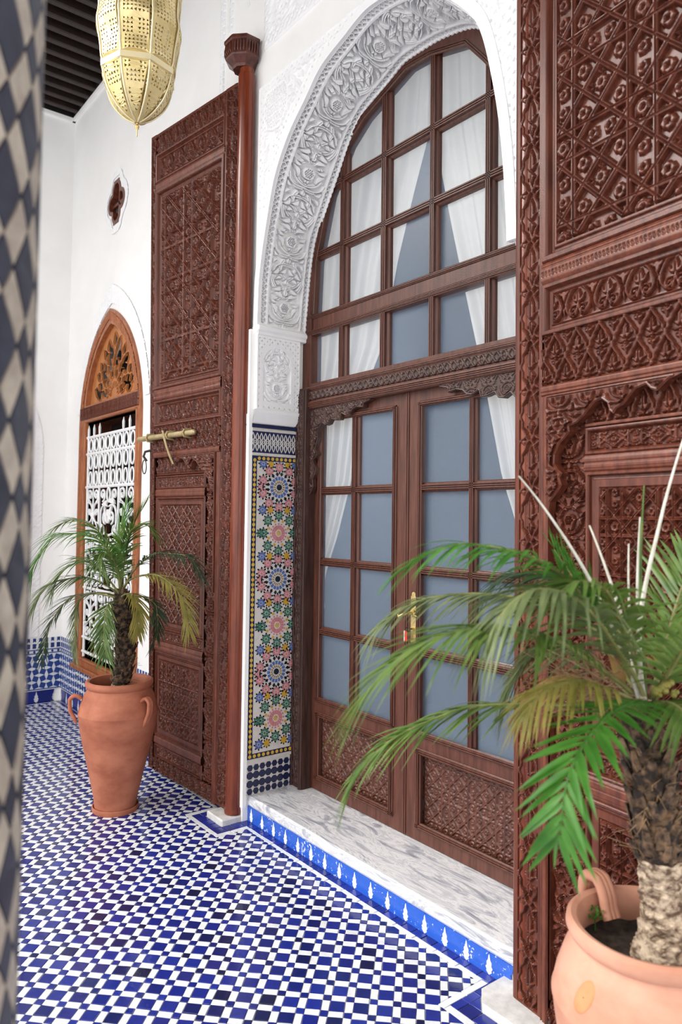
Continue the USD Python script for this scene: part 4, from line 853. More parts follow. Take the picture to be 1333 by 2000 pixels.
put('bead', cat([tube([(x, WY-.018, OZ0), (x, WY-.018, OZ1)], .012, 6) for x in (OX0-.018, OX1+.014)]+[tube([(OX0-.018, WY-.018, z), (OX1+.014, WY-.018, z)], .012, 6) for z in (OZ0-.014, OZ1+.012)]), 'window_wood', win)
put('sill', bevbox(WX0-.01, WX1+.01, WY-.05, WY+.02, WSILL-.02, WSILL+.018, .006), 'window_wood', win)
put('dark_opening', xz(extr(wo.buffer(-.03), .01), WY+.20), 'dark_glass', win)
put('reveal', cat([bx(OX0-.03, OX0, WY, WY+.2, OZ0, OZ1), bx(OX1, OX1+.03, WY, WY+.2, OZ0, OZ1), bx(OX0, OX1, WY, WY+.2, OZ1, OZ1+.03), bx(OX0, OX1, WY, WY+.2, OZ0-.03, OZ0)]), 'leaf_wood', win)
lun = wi.buffer(.012); holes = []; ribsp = []
lc = ((OX0+OX1)/2-.01, 2.53)
for k in range(23):
    a = PI*(k+.5)/23; e = np.array([math.cos(a)*.95, math.sin(a)]); L = LineString([lc, (lc[0]+2*e[0], lc[1]+2*e[1])]).intersection(wi).length-.03
    for r0, r1, w in (((.42, .62, .036), (.74, .95, .050)) if k % 2 else ((.28, .46, .026), (.56, .80, .056))):
        holes.append(petal(np.array(lc)+e*r0*L, np.array(lc)+e*r1*L, w*1.35*L/.42, .12 if k % 4 < 2 else -.12))
for k in range(9): a = PI*(k+.5)/9; holes.append(petal((lc[0]+.07*math.cos(a), lc[1]+.07*math.sin(a)), (lc[0]+.105*math.cos(a), lc[1]+.105*math.sin(a)), .014))
hole_u = unary_union(holes).intersection(wi.buffer(-.022)); fret = lun.difference(hole_u)
put('fretwork', xz(extr(fret, .012), WY+.030), 'lunette_wood', win)
put('fretwork_edging', xz(extr(unary_union([h.buffer(.006) for h in holes]).intersection(wi.buffer(-.02)).difference(unary_union([h.buffer(.001) for h in holes])), .008), WY+.018), 'lunette_wood', win)
# the grille
grille = thing('window_grille', 'white wrought-iron scrollwork grille in front of the arched window', 'grille')
GYY = WY-.005
def bar(a, b, r=.0085): return tube([(a[0], GYY, a[1]), (b[0], GYY, b[1])], r, 6)
xs = [OX0+.03, OX0+.30, OX1-.33, OX1-.02]; zr = [OZ0+.05, .62, 1.02, 1.42, 1.83, 2.10, 2.235]
gb = [bar((x, OZ0+.01), (x, 2.30), .011) for x in (xs[0], xs[-1])]+[bar((x, zr[0]), (x, 1.83), .010) for x in xs[1:3]]+[bar((OX0, z), (OX1, z), .0125) for z in zr]
put('frame_bar', cat(gb), 'white_iron', grille)
for i in range(9):
    x = OX0+.03+(OX1-OX0-.05)*i/8
    if i not in (3, 4, 5): put('picket', tube([(x, GYY, 2.235), (x, GYY, 2.30), (x, GYY, 2.335)], [.009, .011, .002], 6), 'white_iron', grille)
ov = []
for z0, z1 in ((1.83, 2.10), ):
    for i in range(8):
        x = OX0+.03+(OX1-OX0-.05)*(i+.5)/8
        for zz in (1.83, 1.965): ov.append(tube([(x+.036*math.sin(a), GYY, zz+.068-.055*math.cos(a)) for a in np.linspace(0, 2*PI, 14)], .0085, 5, False))
for i in range(8):
    x = OX0+.03+(OX1-OX0-.05)*(i+.5)/8; ov.append(tube([(x+.04*math.sin(a), GYY, 2.167-.05*math.cos(a)) for a in np.linspace(0, 2*PI, 14)], .0085, 5, False))
    ov.append(bar((x+.064, 1.83), (x+.064, 2.235), .007))
put('oval_band', cat(ov), 'white_iron', grille)
def cs(c, r, a0, turns): q = spiral(c, r, a0, turns, 18); return tube(np.c_[q[:, 0], np.full(len(q), GYY), q[:, 1]], .0090, 5)
def crv(*p): q = bez(*p, n=12); return tube(np.c_[q[:, 0], np.full(len(q), GYY), q[:, 1]], .0090, 5)
for r in range(5):
    z0, z1 = ((.505, .62), (.62, 1.02), (1.02, 1.42), (1.42, 1.83), (0, 0))[r]; h = z1-z0
    if h < .2: continue
    for c in range(3):
        x0, x1 = xs[c], xs[c+1]; xc = (x0+x1)/2; w = (x1-x0); ms = []
        for s in (-1, 1):
            X = lambda t: xc+s*t*w
            if c != 1:
                for zz, sg in ((z0+.16*h, 1), (z1-.16*h, -1)): ms.append(cs((X(.25), zz), .20*w, PI/2 if sg > 0 else -PI/2, s*sg*-1.4))
                ms += [crv((X(.04), z0+.5*h), (X(.06), z0+.3*h), (X(.42), z0+.3*h)), crv((X(.04), z0+.5*h), (X(.06), z0+.7*h), (X(.42), z0+.7*h)), cs((X(.28), z0+.5*h), .11*w, 0 if s > 0 else PI, s*1.2)]
                ms.append(xz(extr(petal((X(.0), z0+.40*h), (X(.30), z0+.56*h), .10*w), .014), GYY+.007))
            else:
                ms += [crv((X(0), z0+.08*h), (X(.48), z0+.1*h), (X(.40), z0+.5*h)), crv((X(.40), z0+.5*h), (X(.30), z0+.72*h), (X(.05), z0+.62*h)), cs((X(.16), z0+.42*h), .13*w, -PI/2, s*1.3), cs((X(.30), z0+.84*h), .13*w, -PI/2, -s*1.4), cs((X(.33), z0+.16*h), .11*w, PI/2, s*1.3),
                       crv((X(.0), z0+.98*h), (X(.16), z0+.86*h), (X(.02), z0+.70*h))]
                ms.append(xz(extr(petal((X(.02), z0+.30*h), (X(.20), z0+.64*h), .12*w, .12), .014), GYY+.007)); ms.append(xz(extr(petal((X(.05), z0+.72*h), (X(.33), z0+.66*h), .10*w, .1), .014), GYY+.007))
        ms.append(bar((xc, z0), (xc, z1), .007) if c != 1 else xz(extr(gon((xc, z0+.5*h), .028, 10), .016), GYY+.008))
        put('scroll_panel', cat(ms), 'white_iron', grille)
# lace band of plaster round the window, and the small pierced vent
lace = Polygon(arch_outline(WX0-.13, WX1+.13, 2.30, WSPR+.0, WAP+.20, 20)).difference(wo.buffer(.035))
put('carved_window_band', relief(WX0-.14, WX1+.14, 2.45, WAP+.25, .008, lambda U, V: dots(U, V), lambda U, V, h: np.stack([U, WY-h*.6, V], -1), mask=lambda U, V: shapely.contains_xy(lace, U, V)), 'stucco', wall, smooth=True)
vent = thing('vent_grille', 'small dark lobed vent opening with wooden bars high on the wall', 'vent')
put('backing', xz(extr(vent_poly.buffer(.01), .01), WY+.16), 'board_wood', vent)
put('frame', xz(extr(vent_poly.buffer(.004).difference(vent_poly.buffer(-.026)), .05), WY+.045), 'leaf_rail', vent)
put('bar', cat([bx(VC[0]-.012, VC[0]+.012, WY+.02, WY+.045, VC[1]-.17, VC[1]+.17), bx(VC[0]-.17, VC[0]+.17, WY+.02, WY+.045, VC[1]-.012, VC[1]+.012)]), 'leaf_rail', vent)
vl = vent_poly.buffer(.075).difference(vent_poly.buffer(.02))
put('carved_vent_band', relief(VC[0]-.3, VC[0]+.3, VC[1]-.3, VC[1]+.3, .007, lambda U, V: dots(U, V, 0, 0, .7, .7), lambda U, V, h: np.stack([U, WY-h*.4, V], -1), mask=lambda U, V: shapely.contains_xy(vl, U, V)), 'stucco', wall, smooth=True)
# door_2 in the end wall
door2 = tag(xf('door_2'), kind='structure', label='brown wooden arched door in the end wall behind the tiled column')
d2 = Polygon(arch_outline(.55, 1.755, 0.02, 2.15, 2.95, 16)); fx = lambda me, x: trimesh.Trimesh(np.c_[x+np.array(me.vertices)[:, 2], np.array(me.vertices)[:, 0], np.array(me.vertices)[:, 1]], np.array(me.faces)[:, ::-1], process=False)
put('frame', fx(extr(d2.difference(d2.buffer(-.07)), .06), XL), 'window_wood', door2)
for k in range(6): q = sbox(.62+k*.178, .02, .62+(k+1)*.178-.006, 3).intersection(d2.buffer(-.06)); put('plank', fx(extr(q, .03), XL), 'leaf_rail', door2)
lb = Polygon(arch_outline(.42, 1.885, .55, 2.15, 3.12, 16)).difference(d2.buffer(.02))
put('carved_door_band', relief(.40, 1.90, .56, 3.12, .009, lambda U, V: dots(U, V), lambda U, V, h: np.stack([XL+h*.8, U, V], -1), mask=lambda U, V: shapely.contains_xy(lb, U, V)), 'stucco', far, smooth=True)

# ------------------------------------------------------------------ tiled column in the left foreground
col = thing('tiled_column', 'round column tiled in white and dark blue mosaic, blurred in the left foreground', 'column', (-1.0148, .0503, 0))
CR = .215
put('shaft', lathe([(CR, .0), (CR, 4.2), (CR+.05, 4.28), (CR+.08, 4.5), (CR+.08, 5.1)], 64), 'column_grout', col, smooth=40)
def curved(poly, t, n=4):
    """(a = angle*R, z) polygon onto the column."""
    poly = poly.segmentize(.02); me = extr(poly, t); v = np.array(me.vertices); a = v[:, 0]/CR; r = CR+v[:, 2]
    return trimesh.Trimesh(np.c_[r*np.cos(a), r*np.sin(a), v[:, 1]], np.array(me.faces), process=False)
CP = 2*PI*CR/13; vis = []
for i in range(-2, 66):
    for j in range(-62, 14):
        o = i*np.array([CP*.5, CP*.82])+j*np.array([CP*.5, -CP*.82])
        if not (-.05 < o[1] < 4.1) or not (-1e-6 <= o[0] < 2*PI*CR-1e-6): continue
        e1, e2 = np.array([CP*.5, CP*.82]), np.array([CP*.5, -CP*.82])
        for nm, (a0, a1, b0, b1), mt in (('blue_tile', (-.31, .31, -.31, .31), 'column_blue'), ('white_tile', (.31, .69, -.31, .31), 'column_white'), ('white_tile', (-.31, .31, .31, .69), 'column_white'), ('blue_tile', (.31, .69, .31, .69), 'column_blue')):
            q = Polygon([tuple(o+a*e1+b*e2) for a, b in ((a0, b0), (a1, b0), (a1, b1), (a0, b1))]).buffer(-.0016)
            if not q.is_empty: vis.append((nm, mt, q))
ctrc = np.array([-1.0148, .0503])
def facing(q): a = q.centroid.x/CR; d = np.array([math.cos(a), math.sin(a)]); return float(d@(-ctrc/np.linalg.norm(ctrc))), q.centroid.y
near_, rest = [], []
for t in vis:
    f, z = facing(t[2]); p = ctrc+CR*np.array([math.cos(t[2].centroid.x/CR), math.sin(t[2].centroid.x/CR)]); (near_ if f > .15 and onscreen(p, z) else rest).append(t)
for nm, mt, q in near_[:280]: put(nm, curved(q, .003), mt, col)
for mt in ('column_blue', 'column_white'):
    l = [curved(q, .003) for n_, m_, q in rest+near_[280:] if m_ == mt]
    if l: put('other_'+mt.split('_')[1]+'_tiles', cat(l), mt, col, kind='stuff')

# ------------------------------------------------------------------ pierced brass lantern
def lantern():
    c = at_depth(271, 120, 3.05); cx, cy = c[0], c[1]; tip = at_depth(270, 243, 3.05)[2]
    t = thing('hanging_lantern', 'pierced brass octagonal lantern hanging from the gallery ceiling', 'lantern', (cx, cy, tip))
    prof = [(.004, 0), (.042, .020), (.078, .054), (.108, .098), (.124, .142), (.131, .175), (.134, .190), (.134, .214), (.138, .222), (.143, .27), (.152, .33), (.158, .38), (.152, .43), (.156, .50), (.160, .56), (.150, .63), (.12, .70), (.085, .74), (.05, .77), (.04, .82), (.0, .83)]
    P = smoothline(prof, 90); S = np.r_[0, np.cumsum(np.linalg.norm(np.diff(P, axis=0), axis=1))]
    rot = math.atan2(-cy, -cx)+PI/8+.30
    def mp(k, x, s, lift):
        """panel k: x across in [-1, 1], s along the profile."""
        r = np.interp(s, S, P[:, 0])+lift; z = np.interp(s, S, P[:, 1]); a0 = rot+k*PI/4; hw = r*math.tan(PI/8)
        bul = .013*(1-x**2)*np.clip(np.sin(s*PI/.10)*.5+.6, 0, 1)*np.clip(r/.12, 0, 1)
        rr = r+bul; return np.stack([rr*np.cos(a0)-hw*x*np.sin(a0), rr*np.sin(a0)+hw*x*np.cos(a0), z], -1)
    s_w0, s_w1 = [float(np.interp(z, P[:, 1], S)) for z in (.188, .216)]
    for k in range(8):
        for nm, s0, s1 in (('lower_panel', .012, s_w0), ('upper_panel', s_w1, float(np.interp(.71, P[:, 1], S)))):
            H_ = s1-s0; m_ = .055; base = sbox(-1, 0, 1, H_); hs = []
            rows = int(H_/.0155)
            for i in range(rows):
                s = .012+i*.0155; r = np.interp(s+s0, S, P[:, 0]); half = r*math.tan(PI/8)
                if half < .018 or s > H_-.012: continue
                nn = int((half-.007)*2/.0150)
                for j in range(nn):
                    x = (j-(nn-1)/2)*.0150/half
                    if ((i//4)+0) % 2 and abs((j-(nn-1)/2)) < .8: continue
                    if (i % 9) == 8: continue
                    a = (i*2.1+j*1.7) % 6.28; rx, rz = (.0062+.0012*math.sin(i*3.3+j))/half, .0062+.0012*math.sin(i*3.3+j)
                    hs.append(Polygon([(x+rx*math.cos(a+q*2.094), s+rz*math.sin(a+q*2.094)) for q in range(3)]))
            pan = base.segmentize(.02) if False else Polygon([(-1, v) for v in np.linspace(0, H_, 24)]+[(1, v) for v in np.linspace(H_, 0, 24)]).difference(unary_union(hs))
            v2, f2 = trimesh.creation.triangulate_polygon(pan, engine='earcut')
            vv = mp(k, v2[:, 0], v2[:, 1]+s0, 0.0)
            vi = mp(k, v2[:, 0], v2[:, 1]+s0, -.0012); n0 = len(vv)
            put(nm, trimesh.Trimesh(np.vstack([vv, vi]), np.vstack([f2, f2[:, ::-1]+n0]), process=False), 'lantern_brass', t)
        ss = np.linspace(.004, S[-1]*.86, 60); e = mp(k, np.full(60, 1.0), ss, .0015); put('rib', tube(e, .0042, 6), 'lantern_edge', t, smooth=60)
    put('waist_band', lathe([(r/math.cos(PI/8), z) for r, z in ((.135, .186), (.142, .189), (.142, .213), (.135, .218))], 8).apply_transform(trimesh.transformations.rotation_matrix(rot+PI/8, [0, 0, 1])), 'lantern_edge', t)
    put('finial', lathe([(0, -.058), (.0025, -.056), (.002, -.03), (.008, -.022), (.010, -.014), (.004, -.006), (.006, .004), (0, .01)], 12), 'brass', t, smooth=40)
    put('chain', tube([(0, 0, .82), (0, 0, CZ-tip)], .006, 6), 'brass', t)
lantern()

# ------------------------------------------------------------------ terracotta jars
JAR = [(.0, .012), (.108, .012), (.112, .03), (.118, .08), (.145, .20), (.178, .34), (.200, .44), (.209, .50), (.2115, .524), (.2135, .528), (.2135, .534), (.211, .540), (.203, .575), (.185, .625), (.168, .655), (.166, .662), (.176, .670), (.182, .684), (.180, .698), (.170, .704), (.158, .700), (.150, .685), (.148, .655), (.160, .62), (.168, .60)]
def handle(a, zc=.57):
    q = smoothline([(.192, .610), (.225, .628), (.250, .605), (.248, .560), (.228, .515), (.211, .478)], 16); c, s = math.cos(a), math.sin(a); P = np.c_[q[:, 0]*c, q[:, 0]*s, q[:, 1]]; n = np.array([-s, c, 0])
    return cat([tube(P+n*o, [.010]*14+[.007, .003], 8) for o in (-.009, 0, .009)])
def jar(nm, lab, x, y, has, lean=0.0, clay='terracotta'):
    t = thing(nm, lab, 'plant pot', (x, y, 0))
    b = lathe(JAR, 72); v = np.array(b.vertices); v[:, 0] += v[:, 2]*lean*.61; v[:, 1] += v[:, 2]*lean*.79; put('body', trimesh.Trimesh(v, b.faces, process=False), clay, t, smooth=40)
    put('saucer', lathe([(0, .0), (.120, .0), (.124, .012), (.124, .026), (.119, .028), (.116, .014), (0, .014)], 56), clay, t, smooth=30)
    for a in has: put('handle', handle(a), clay, t, smooth=50)
    return t
def soil(par, x, y, lab=None):
    g = np.linspace(0, 1, 14); a = np.linspace(0, 2*PI, 49); R, A_ = np.meshgrid(g, a); P = np.stack([R*.162*np.cos(A_), R*.162*np.sin(A_), .612+.030*meshkit.fbm(np.stack([R*np.cos(A_)*9, R*np.sin(A_)*9, 0*R+x], -1), 4)], -1)
    put('soil', gridmesh(P), 'soil', par, smooth=True)
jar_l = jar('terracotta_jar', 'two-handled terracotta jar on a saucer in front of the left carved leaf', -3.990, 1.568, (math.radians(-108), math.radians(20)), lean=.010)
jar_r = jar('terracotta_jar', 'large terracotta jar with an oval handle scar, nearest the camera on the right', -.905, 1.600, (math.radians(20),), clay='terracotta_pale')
soil(jar_l, -4, 1.5); soil(jar_r, -.9, 1.6)
sc_a = math.atan2(-1.6, .905)-.72
def on_jar(a, z, lift):
    P_ = np.array(JAR); r = np.interp(z, P_[6:18, 1], P_[6:18, 0])+lift; return np.array([r*np.cos(a), r*np.sin(a), z+0*r])
tt = np.linspace(0, 2*PI, 28)
rings = [np.array([on_jar(sc_a+.115*k*math.cos(q)+.05*k*math.sin(q), .592+.036*k*math.sin(q), l) for q in tt[:-1]]) for k, l in ((1.0, -.001), (.92, .0016), (.75, .0022), (.4, .0022), (.05, .0022))]
put('handle_scar', gridmesh(np.stack([np.vstack([r, r[:1]]) for r in rings])), 'scar', jar_r, smooth=True, label='orange oval scar where a handle broke off')
bh = thing('broken_handle', 'broken-off terracotta handle hooked over the rim of the near jar', 'pot shard')
pr_ = np.array([-.905, 1.600, 0]); ha = 2.90
q = smoothline([(.200, .675), (.200, .708), (.184, .732), (.158, .735), (.134, .710), (.121, .668), (.114, .655)], 18)
Ph = np.c_[q[:, 0]*math.cos(ha), q[:, 0]*math.sin(ha), q[:, 1]]+pr_; nh = np.array([-math.sin(ha), math.cos(ha), 0])
put('strap', cat([tube(Ph+nh*o, .0125, 8) for o in (-.012, 0, .012)]), 'terracotta_pale', bh, smooth=50)
sprig = thing('clover_sprig', 'tiny bright green clover growing beside the broken handle', 'plant')
cp = pr_+np.array([.135*math.cos(ha+.30), .135*math.sin(ha+.30), .665]); sg = []
for k in range(9):
    a = k*2.4; c = cp+np.array([math.cos(a)*.010, math.sin(a)*.010, .012*math.sin(k*1.7)]); sg.append(cat([gridmesh(np.array([[c, c+[.009*math.cos(b), .009*math.sin(b), .003]], [c+[.009*math.cos(b+.9), .009*math.sin(b+.9), .003], c+[.012*math.cos(b+.45), .012*math.sin(b+.45), .006]]])) for b in (a, a+2.1, a+4.2)]))
put('leaf', cat(sg), 'palm_bright', sprig, kind='stuff'); put('stem', tube([cp-[0, 0, .06], cp], .0015, 5), 'palm_bright', sprig)

# ------------------------------------------------------------------ palms
def leaflet(p, D, L, W, droop, fold=.35, curl=0.0, n=6, side=None):
    s = np.linspace(0, 1, n); c = p+np.outer(s*L, D)+np.outer(s**2*L*droop, [0, 0, -1.0]); T = np.gradient(c, axis=0); T /= np.linalg.norm(T, axis=1, keepdims=True)
    S = np.cross(T, side); S /= np.linalg.norm(S, axis=1, keepdims=True)+1e-9; B = np.cross(S, T)
    w = W*.5*np.clip(np.minimum((s+.10)/.28, 1)*(1-s**2.6)+.02, 0, 1)[:, None]
    G = np.stack([c+S*w+B*w*fold, c, c-S*w+B*w*fold], 1); return gridmesh(G)
def frond(par, pts, Lm, W, nl, mt, rr=.006, droop=.35, ang=52, t0=.2, lift=.12, keep=None, rmat='petiole', seed=0, tipl=.5, twist=0.0):
    """A rachis along pts with leaflets left and right; keep: a list that receives single leaflets (else they are joined)."""
    if par.GetName() == 'potted_palm' and mt != 'palm_dry' and seed != 1: W *= 1.30; Lm *= 1.12; nl = int(nl*1.25)
    elif seed >= 40: W *= 1.08; Lm *= 1.15; nl = int(nl*1.5)
    g = np.random.default_rng(seed); P = smoothline(pts, 60); f = put('frond', tube(P[::2], np.linspace(rr, rr*.25, 30), 6), rmat, par, smooth=60)
    T = np.gradient(P, axis=0); T /= np.linalg.norm(T, axis=1, keepdims=True); out = []
    for k in range(nl):
        t = t0+(1-t0)*(k+.5)/nl; i = min(59, int(t*59)); tg = T[i]; N = np.cross(tg, [0, 0, 1.0])
        if np.linalg.norm(N) < .25: N = np.cross(T[10], [0, 0, 1.0])+.01
        N /= np.linalg.norm(N); B = np.cross(N, tg); cw, sw = math.cos(twist), math.sin(twist); N, B = N*cw+B*sw, B*cw-N*sw
        env = min(1, (t-t0+.08)/.2)*(1-(1-tipl)*max(0, (t-.6)/.4)); a = math.radians(ang*(1-.45*t)+g.normal(0, 4))
        for sd in (-1, 1):
            D = tg*math.cos(a)+N*sd*math.sin(a)+B*(lift+g.normal(0, .07)); D /= np.linalg.norm(D)
            out.append(leaflet(P[i], D, Lm*env*g.uniform(.85, 1.1), W*(.8+.2*env), droop*g.uniform(.6, 1.4), side=B))
    D = T[-1]; out.append(leaflet(P[-1], D, Lm*.4, W, droop, side=np.cross(np.cross(D, [0, 0, 1.0]), D)))
    if keep is not None:
        for l in out: keep.append((f, l, mt))
    else: put('leaflets', cat(out), mt, f, smooth=True, kind='stuff')
def trunk(par, pts, rad, zsplit, nst, seed, scl=1.0):
    g = np.random.default_rng(seed); P = smoothline(pts, 120); a = np.linspace(0, 2*PI, 41); R = np.interp(np.linspace(0, 1, 120), np.linspace(0, 1, len(rad)), rad)
    def tb(i0, i1, amp, rows):
        Q = P[i0:i1]; A_, I = np.meshgrid(a, np.arange(len(Q))); zz = Q[:, 2][:, None]+.012*np.sin(A_*3+I*.2)*scl; ph = (zz/(rows*scl)) % 1
        nz = meshkit.fbm(np.stack([np.cos(A_)*3, np.sin(A_)*3, zz*40/scl], -1), 4, seed); r = R[i0:i1][:, None]*(1+amp*(ph-.5)+.35*(nz-.5))
        return gridmesh(np.stack([Q[:, :1]+r*np.cos(A_), Q[:, 1:2]+r*np.sin(A_), Q[:, 2:3]+0*r], -1))
    k = int(np.searchsorted(P[:, 2], zsplit)); put('trunk_base', tb(0, k+1, .16, .022), 'trunk_base', par, smooth=50); put('trunk', tb(k, 120, .22, .03), 'trunk', par, smooth=50)
    st = []
    for j in range(nst):
        i = int(k+(119-k)*(j+.5)/nst); b = j*2.399+g.normal(0, .35); r = R[i]*.93; e = np.array([math.cos(b), math.sin(b), 0]); n = np.array([-e[1], e[0], 0]); w = R[i]*g.uniform(.22, .48); L = R[i]*g.uniform(.35, 1.15); p = P[i]+e*r
        q = p+e*L*.45+np.array([0, 0, L*.75]); V = np.array([p-n*w-[0, 0, w], p+n*w-[0, 0, w], p+e*.012*scl-[0, 0, w*.6], q-n*w*.45, q+n*w*.45, q+e*.008*scl]); st.append(trimesh.convex.convex_hull(V))
    put('leaf_bases', cat(st), 'trunk', par, kind='stuff')
    fb = []
    for j in range(60):
        i = int(g.uniform(k*.9, 119)); b = g.uniform(0, 2*PI); e = np.array([math.cos(b), math.sin(b), 0]); p = P[i]+e*R[i]; fb.append(tube([p, p+e*.02*scl+[0, 0, .02*scl], p+e*g.uniform(.02, .06)*scl+np.array([g.normal(0, .02), g.normal(0, .02), g.uniform(-.02, .05)])*scl], [.0016*scl, .0012*scl, .0006*scl], 4))
    put('fibres', cat(fb), 'fibre', par, kind='stuff')
D0 = 1.665
def px3(l, d0): return [at_depth(x, y, d0+d) for x, y, d in l]
near_palm = thing('potted_palm', 'large date palm with arching fronds growing in the near jar on the right', 'plant')
tp = [(-.895, 1.585, .60)]+px3([(1297, 1800, .0), (1290, 1690, .0), (1282, 1600, 0), (1272, 1500, 0), (1262, 1430, 0), (1258, 1375, 0)], D0)
trunk(near_palm, tp, [.056, .051, .047, .046, .049, .049, .044, .032], .85, 90, 3)
K = []
frond(near_palm, px3([(1262, 1378, -.03), (1238, 1372, -.12), (1200, 1388, -.20), (1155, 1434, -.28), (1129, 1473, -.31), (1106, 1538, -.34), (1099, 1590, -.35), (1092, 1640, -.35)], D0), 0.128, .0150, 28, 'palm_bright', .006, .10, 62, .12, .05, K, 'palm_bright', 1, .75)
frond(near_palm, px3([(1258, 1365, 0), (1215, 1290, -.04), (1150, 1180, -.08), (1090, 1115, -.11), (1035, 1086, -.13), (973, 1071, -.15), (910, 1062, -.16), (850, 1078, -.16), (785, 1112, -.16)], D0), .15, .0085, 30, 'palm_bright', .006, .42, 48, .30, .06, K, 'petiole', 2)
frond(near_palm, px3([(1255, 1368, 0), (1180, 1310, -.05), (1082, 1248, -.11), (994, 1232, -.16), (931, 1229, -.19), (850, 1247, -.21), (770, 1297, -.22), (712, 1360, -.22)], D0), .19, .0078, 38, 'palm_green', .006, .40, 50, .22, .10, K, 'petiole', 3, .6)
frond(near_palm, px3([(1250, 1378, 0), (1180, 1374, .04), (1090, 1376, .08), (1004, 1376, .11), (921, 1381, .13), (848, 1405, .14), (770, 1442, .14), (715, 1490, .14), (690, 1530, .14)], D0), .15, .0100, 32, 'palm_green', .006, .35, 50, .28, .05, K, 'petiole', 4, .6)
frond(near_palm, px3([(1255, 1360, 0), (1200, 1290, .05), (1150, 1215, .09), (1095, 1178, .11), (1004, 1166, .12), (931, 1160, .13), (840, 1168, .13), (778, 1195, .12), (735, 1235, .11)], D0), .16, .0075, 34, 'palm_grey', .006, .45, 50, .25, .05, None, 'petiole', 5)
frond(near_palm, px3([(1258, 1365, .05), (1200, 1262, .10), (1150, 1172, .13), (1105, 1105, .15), (1080, 1068, .16)], D0), .13, .0090, 22, 'palm_bright', .005, .05, 60, .35, .25, None, 'petiole', 6)
frond(near_palm, px3([(1262, 1368, -.02), (1222, 1290, -.10), (1168, 1210, -.16), (1110, 1160, -.20), (1050, 1150, -.24), (1000, 1178, -.26), (962, 1232, -.27)], D0), .20, .0085, 30, 'palm_grey', .006, .55, 55, .25, .05, None, 'petiole', 7)
frond(near_palm, px3([(1262, 1368, 0), (1240, 1290, -.05), (1212, 1205, -.09), (1180, 1150, -.13), (1130, 1135, -.17), (1085, 1170, -.19)], D0), .19, .0080, 26, 'palm_green', .006, .5, 55, .25, .05, None, 'petiole', 8)
frond(near_palm, px3([(1275, 1365, 0), (1294, 1290, .02), (1318, 1195, .03), (1345, 1120, .05), (1385, 1060, .06), (1435, 1030, .06)], D0), .17, .0095, 26, 'palm_green', .006, .12, 60, .18, .1, None, 'petiole', 9)
frond(near_palm, px3([(1278, 1370, 0), (1310, 1310, -.08), (1350, 1255, -.15), (1400, 1235, -.2), (1455, 1260, -.24)], D0), .18, .0085, 24, 'palm_green', .006, .35, 55, .15, .1, None, 'petiole', 10)
frond(near_palm, px3([(1280, 1378, -.03), (1315, 1375, -.1), (1355, 1410, -.16), (1395, 1490, -.2)], D0), .15, .0090, 22, 'palm_green', .005, .2, 58, .12, .05, None, 'petiole', 11)
frond(near_palm, px3([(1245, 1385, 0), (1180, 1340, .05), (1110, 1318, .08), (1050, 1340, .10), (1012, 1395, .10)], D0), .13, .0065, 26, 'palm_dry', .004, .6, 50, .25, 0, None, 'palm_dry', 12)
frond(near_palm, px3([(1250, 1380, .02), (1190, 1320, .10), (1130, 1268, .15), (1070, 1260, .18), (1020, 1300, .19), (990, 1350, .19)], D0), .16, .0072, 28, 'palm_grey', .005, .6, 52, .22, 0, None, 'petiole', 13)
frond(near_palm, px3([(1262, 1365, .06), (1225, 1260, .14), (1170, 1180, .19), (1090, 1130, .22), (1010, 1120, .23), (960, 1150, .23)], D0), .17, .0075, 28, 'palm_dark', .005, .5, 52, .25, .05, None, 'petiole', 14)
frond(near_palm, px3([(1250, 1375, -.02), (1190, 1345, -.08), (1130, 1330, -.13), (1070, 1345, -.17), (1030, 1390, -.19)], D0), .13, .0075, 22, 'palm_yellow', .004, .5, 52, .25, .02, None, 'petiole', 15)
frond(near_palm, px3([(1270, 1366, .02), (1290, 1300, .05), (1320, 1250, .07), (1370, 1220, .08), (1420, 1240, .08)], D0), .15, .0085, 22, 'palm_yellow', .005, .4, 52, .25, .05, None, 'petiole', 17)
for f, l, mt in K[:298]: put('leaflet', l, mt, f, smooth=True)
left_over = {}
for f, l, mt in K[298:]: left_over.setdefault(f.GetPath(), (f, mt, []))[2].append(l)
for f, mt, l in left_over.values(): put('leaflets', cat(l), mt, f, smooth=True, kind='stuff')
for l, r, mt in (([(1256, 1368, 0), (1228, 1250, .0), (1152, 1026, .02)], .0062, 'spine'), ([(1250, 1368, -.02), (1160, 1146, -.05), (1062, 990, -.07), (1014, 930, -.08)], .0058, 'spine'), ([(1258, 1365, -.03), (1250, 1222, -.05), (1290, 1020, -.06), (1338, 850, -.06)], .0066, 'spine'),
              ([(1250, 1365, 0), (1232, 1250, 0), (1229, 1062, 0)], .0050, 'spine'), ([(1258, 1365, .02), (1246, 1170, .02), (1251, 1010, .02)], .0058, 'spine'), ([(1262, 1368, 0), (1252, 1130, 0), (1259, 948, 0)], .0055, 'palm_green')):
    put('bare_stalk', tube(smoothline(px3(l, D0), 20), np.linspace(r, r*.3, 20), 6), mt, near_palm, smooth=60, label='pale bare leaf stalk' if mt == 'spine' else 'green unopened leaf spear')
sp = px3([(1182, 1262, -.05), (1198, 1295, -.03), (1218, 1335, 0)], D0); put('dry_sheath', leaflet(np.array(sp[2]), (np.array(sp[0])-sp[2])/np.linalg.norm(np.array(sp[0])-sp[2]), .10, .026, 0, .5, side=-AX[2]), 'palm_dry', near_palm, smooth=True)
g_ = np.random.default_rng(5); put('flower_buds', cat([trimesh.creation.icosphere(1, .007*g_.uniform(.6, 1.3)).apply_translation(at_depth(1300+g_.normal(0, 14), 1350+g_.normal(0, 10), D0-.08)) for _ in range(14)]), 'palm_yellow', near_palm, kind='stuff')

